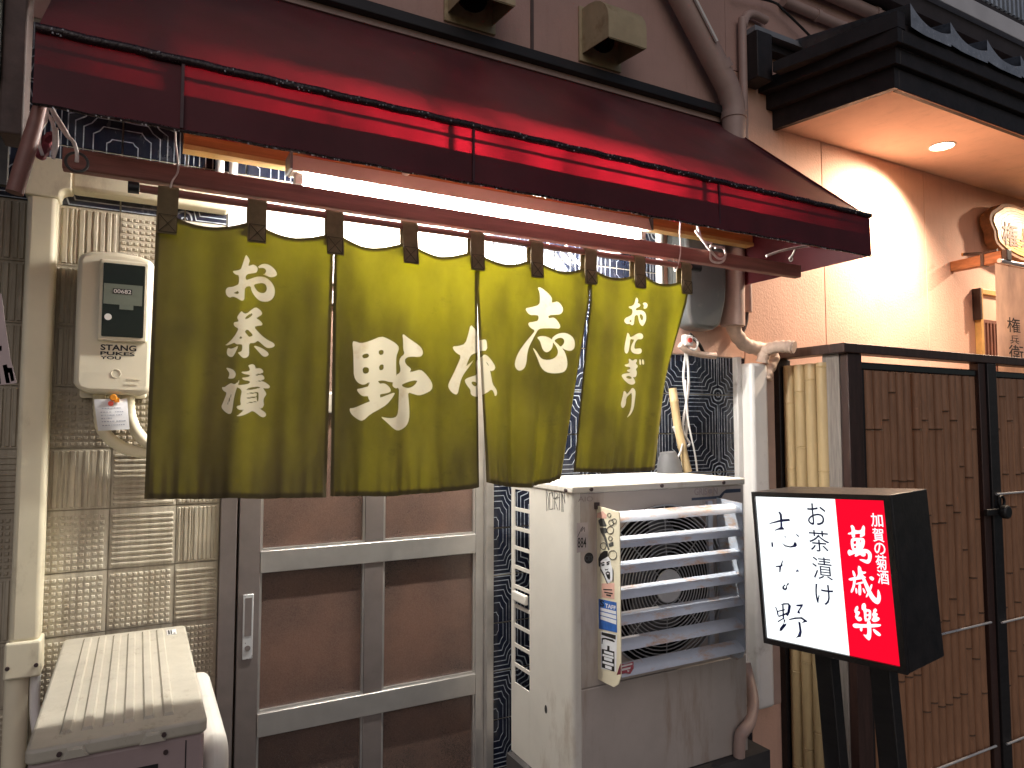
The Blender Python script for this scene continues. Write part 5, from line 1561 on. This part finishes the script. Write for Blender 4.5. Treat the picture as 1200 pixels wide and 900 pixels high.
part("peg_head", MB().tube([(3.9552, oe.y + .193, 2.6405), (3.9555, oe.y + .199, 2.641)], .010, 8), m_orange, bk)
bpz = 2.556
tag(part("banner_pole", MB().tube([(3.90, oe.y - .012, bpz), (5.2, oe.y - .012, bpz)], .0125, 10), M("pale_bamboo_pole", (.66, .60, .58), .35, bump=.05), smooth=60), "pale bamboo pole hung under the wooden bracket with a banner on it", "pole")
bn = part("banner", MB().grid(lambda u, v: (3.832 + 1.1 * u, oe.y - .024 + .006 * math.sin(9 * u + 2 * v) + .012 * v * math.sin(5 * u), 2.532 - .75 * v), 30, 16), m_banner, smooth=180, recalc=False)
tag(bn, "pale pink linen banner with small dark characters hanging before the lattice window", "banner")
mb = MB()
yb_ = oe.y - .034
for ch, px, py, w_, h_ in (("権", 1188, 381, .125, .078), ("兵", 1189, 398, .085, .046), ("衛", 1191, 414, .14, .085)):
    c = PY(px, py, yb_)
    write(mb, ch, (c.x - w_ / 2, yb_, c.z - h_ / 2), (w_, 0, 0), (0, 0, h_), .006)
part("banner_lettering", mb, m_black, bn, recalc=False)
lw = thing("lattice_window", (4.3, -.03, 2.0), "wooden lattice window with honey frame beside the banner", "window")
part("frame", MB().box(4.165, -.035, 1.6, 4.195, -.001, 2.480).box(4.1951, -.035, 2.448, 4.9, -.001, 2.480), m_window_wood, lw, bevel=.003)
part("frame_edge", MB().box(4.150, -.045, 2.30, 4.1648, -.001, 2.478), m_brown_wood, lw)
part("transom", box(4.1955, -.020, 2.300, 4.9, -.001, 2.4475), m_soffit, lw)
part("transom_rail", box(4.1955, -.026, 2.288, 4.9, -.0205, 2.306), m_lattice, lw)
part("shoji_paper", box(4.1955, -.012, 1.6, 4.9, -.002, 2.2875), m_paper, lw)
for k in range(15):
    part("slat", box(4.205 + .034 * k, -.028, 1.6, 4.221 + .034 * k, -.0125, 2.2875), m_lattice, lw)

# ================================================================== HIGH WALL: VENTS, PIPES, BALCONY
def vent(name_loc, x0, x1, z0, z1, label):
    t = thing("vent_hood", ((x0 + x1) / 2, -.1, z0), label, "vent")
    dpt, n = .185, 6
    prof = [(-.012, z1)] + [(-.012 - (dpt - .012) * math.sin(a), z1 - (z1 - z0) * .62 * (1 - math.cos(a))) for a in [math.pi / 2 * k / n for k in range(1, n + 1)]] + [(-dpt, z0)]
    for x in (x0, x1 - .003):
        part("cheek", MB().prism(prof + [(-.012, z0 + .02)], x, x + .003, 'yz'), m_vent, t)
    mb = MB()
    a_ = [(x0 + .0031, y, z) for y, z in prof]
    b2 = [(x1 - .0031, y, z) for y, z in prof]
    ai = [(x0 + .0031, y + .003, z - .003) for y, z in prof]
    bi = [(x1 - .0031, y + .003, z - .003) for y, z in prof]
    m_ = len(prof)
    mb.add(a_ + b2, [(i, i + 1, m_ + i + 1, m_ + i) for i in range(m_ - 1)])
    mb.add(ai + bi, [(i, i + 1, m_ + i + 1, m_ + i) for i in range(m_ - 1)])
    part("shell", mb, m_vent, t, smooth=60)
    part("base_plate", box(x0 - .012, -.0115, z0 - .01, x1 + .012, -.0005, z1 + .012), m_vent, t, bevel=.002)
    part("duct_mouth", MB().disc(((x0 + x1) / 2, (z0 + z1) / 2 + .01), (x1 - x0) * .36, -.016, -.0118, 20), m_hollow, t)
    return t


vent(0, 1.490, 1.668, 3.138, 3.338, "yellowed box vent hood on the stucco wall between the other vent and the downpipe")
vent(0, .920, 1.098, 3.138, 3.338, "yellowed vent hood farther from the downpipe, above the middle of the awning")
pipes = [([(2.62, -.03, 3.70), (3.55, -.03, 3.69)], .024, "brown pipe along the wall close above the eave flashing"),
         ([(2.75, -.04, 3.825), (4.9, -.04, 3.825)], .032, "thicker brown pipe clipped under the balcony")]
for pts, r_, l_ in pipes:
    o = part("wall_pipe", MB().tube(pts, r_, 10), m_downpipe, smooth=60)
    tag(o, l_, "pipe")
    for t in (.25, .5, .75):
        q = Vector(pts[0]).lerp(Vector(pts[1]), t)
        part("pipe_clip", MB().tube([q - Vector((.012, 0, 0)), q + Vector((.012, 0, 0))], r_ + .005, 10), m_downpipe, o, smooth=60)
tag(part("wire", MB().tube(sm([PY(x, y, -.04) for x, y in [(860, -8), (905, 2), (918, 12), (935, 28), (950, 43)]], 6), .006, 6), m_darkcable, smooth=60), "black wire drooping across the wall above the dark eave", "wire")
bl = thing("balcony", (4.2, -.10, 3.86), "dark balcony edge with grey fascia band and bright metal railing slats above the eave", "balcony")
part("beam", box(2.3, -.118, 3.862, 7.5, -.001, 3.955), m_balc_dark, bl)
part("fascia_band", box(2.3, -.150, 3.9555, 7.5, -.001, 4.055), m_balcony, bl, bevel=.003)
part("kerb", box(2.3, -.142, 4.0555, 7.5, -.001, 4.085), m_balc_dark, bl)
for k in range(52):
    x = 3.90 + .047 * k
    part("railing_slat", box(x, -.150, 4.090, x + .020, -.125, 5.1), m_slat, bl)
part("railing_backing", box(3.8, -.05, 4.0855, 7.0, -.02, 5.1), m_hollow, bl)

# ================================================================== LEFT EDGE: POST, ROLLED SHEET, FLAG
pp = part("concrete_pillar", box(-.55, -.62, 2.36, -.252, -.50, 4.2), m_concrete, bevel=.01)
tag(pp, "mottled dark concrete pillar rising past the awning's end", "pillar")
pb = part("wooden_post", box(-.2515, -.60, 2.26, -.213, -.52, 4.2), M("brown_grey_post", (.085, .055, .048), .7, var=.4, vs=14, bump=.3), bevel=.004)
tag(pb, "brown grey wooden post against the end of the red awning", "post")
tag(part("dark_board", box(-.50, -.46, 2.20, -.255, -.44, 2.60), m_black_wood), "black board filling the gap below the concrete pillar", "board")
rp = [PY(50, 112, -.64), PY(40, 150, -.645), PY(17, 226, -.65)]
tag(part("rolled_sheet", MB().tube([rp[0], rp[1], rp[1].lerp(rp[2], .5), rp[2]], [.010, .0135, .0145, .0145], 14), m_rolled, smooth=60), "rolled brown vinyl sheet slanting from the awning's corner past the cream pipe cover", "rolled sheet")
fg_ = MB()
A0 = [PY(x, y, -.60) for x, y in [(-60, 300), (2, 345), (7, 385), (12, 418), (20, 449), (-60, 458)]]
fl_ = part("flag", fill_poly(MB(), A0), m_flag, recalc=False)
so = fl_.modifiers.new("cloth", 'SOLIDIFY')
so.thickness = .002
tag(fl_, "pale pink cloth flag with black blocky writing poking in beside the pipe cover", "flag")
part("hanging_string", MB().tube([tuple(A0[0]), (A0[0].x - .01, -.55, 2.365)], .003, 6), m_cord, fl_)
mb = MB()
for q in ([(3, 428), (8, 427), (9, 431), (14, 431), (17, 446), (13, 447), (11, 437), (9.5, 437), (12, 449), (7, 449)], [(-3, 406), (2, 405), (2, 411), (-3, 412)], [(-14, 428), (-1, 426), (1, 450), (-12, 451)]):
    fill_poly(mb, [PY(x, y, -.602) for x, y in q])
tag(part("flag_lettering", mb, m_black, fl_, recalc=False), kind='stuff')

# ------------------------------------------------------------------ repeats of a kind share a group
GROUPS = {"vent_hood": "vent hoods above the awning", "cord": "white cords tied to the awning", "cable": "cables around the grey box", "wall_pipe": "pipes along the walls",
          "flexible_conduit": "conduits under the meter", "insulated_pipe": "pipes below the cream pipe cover", "downlight": "downlights in the eave", "wire_hook": "wire hooks of the curtain pole",
          "grommet": "rings inside the awning's end panel", "taped_pipe": "tape-wrapped pipes by the fence", "air_conditioner_unit": "outdoor units beside the door", "pipe_cover": "pipe covers on the wall", "conduit": "conduits by the downpipe"}
for o in bpy.data.objects:
    k = o.name.split(".")[0]
    if o.parent is None and k in GROUPS and "label" in o and "group" not in o:
        o["group"] = GROUPS[k]
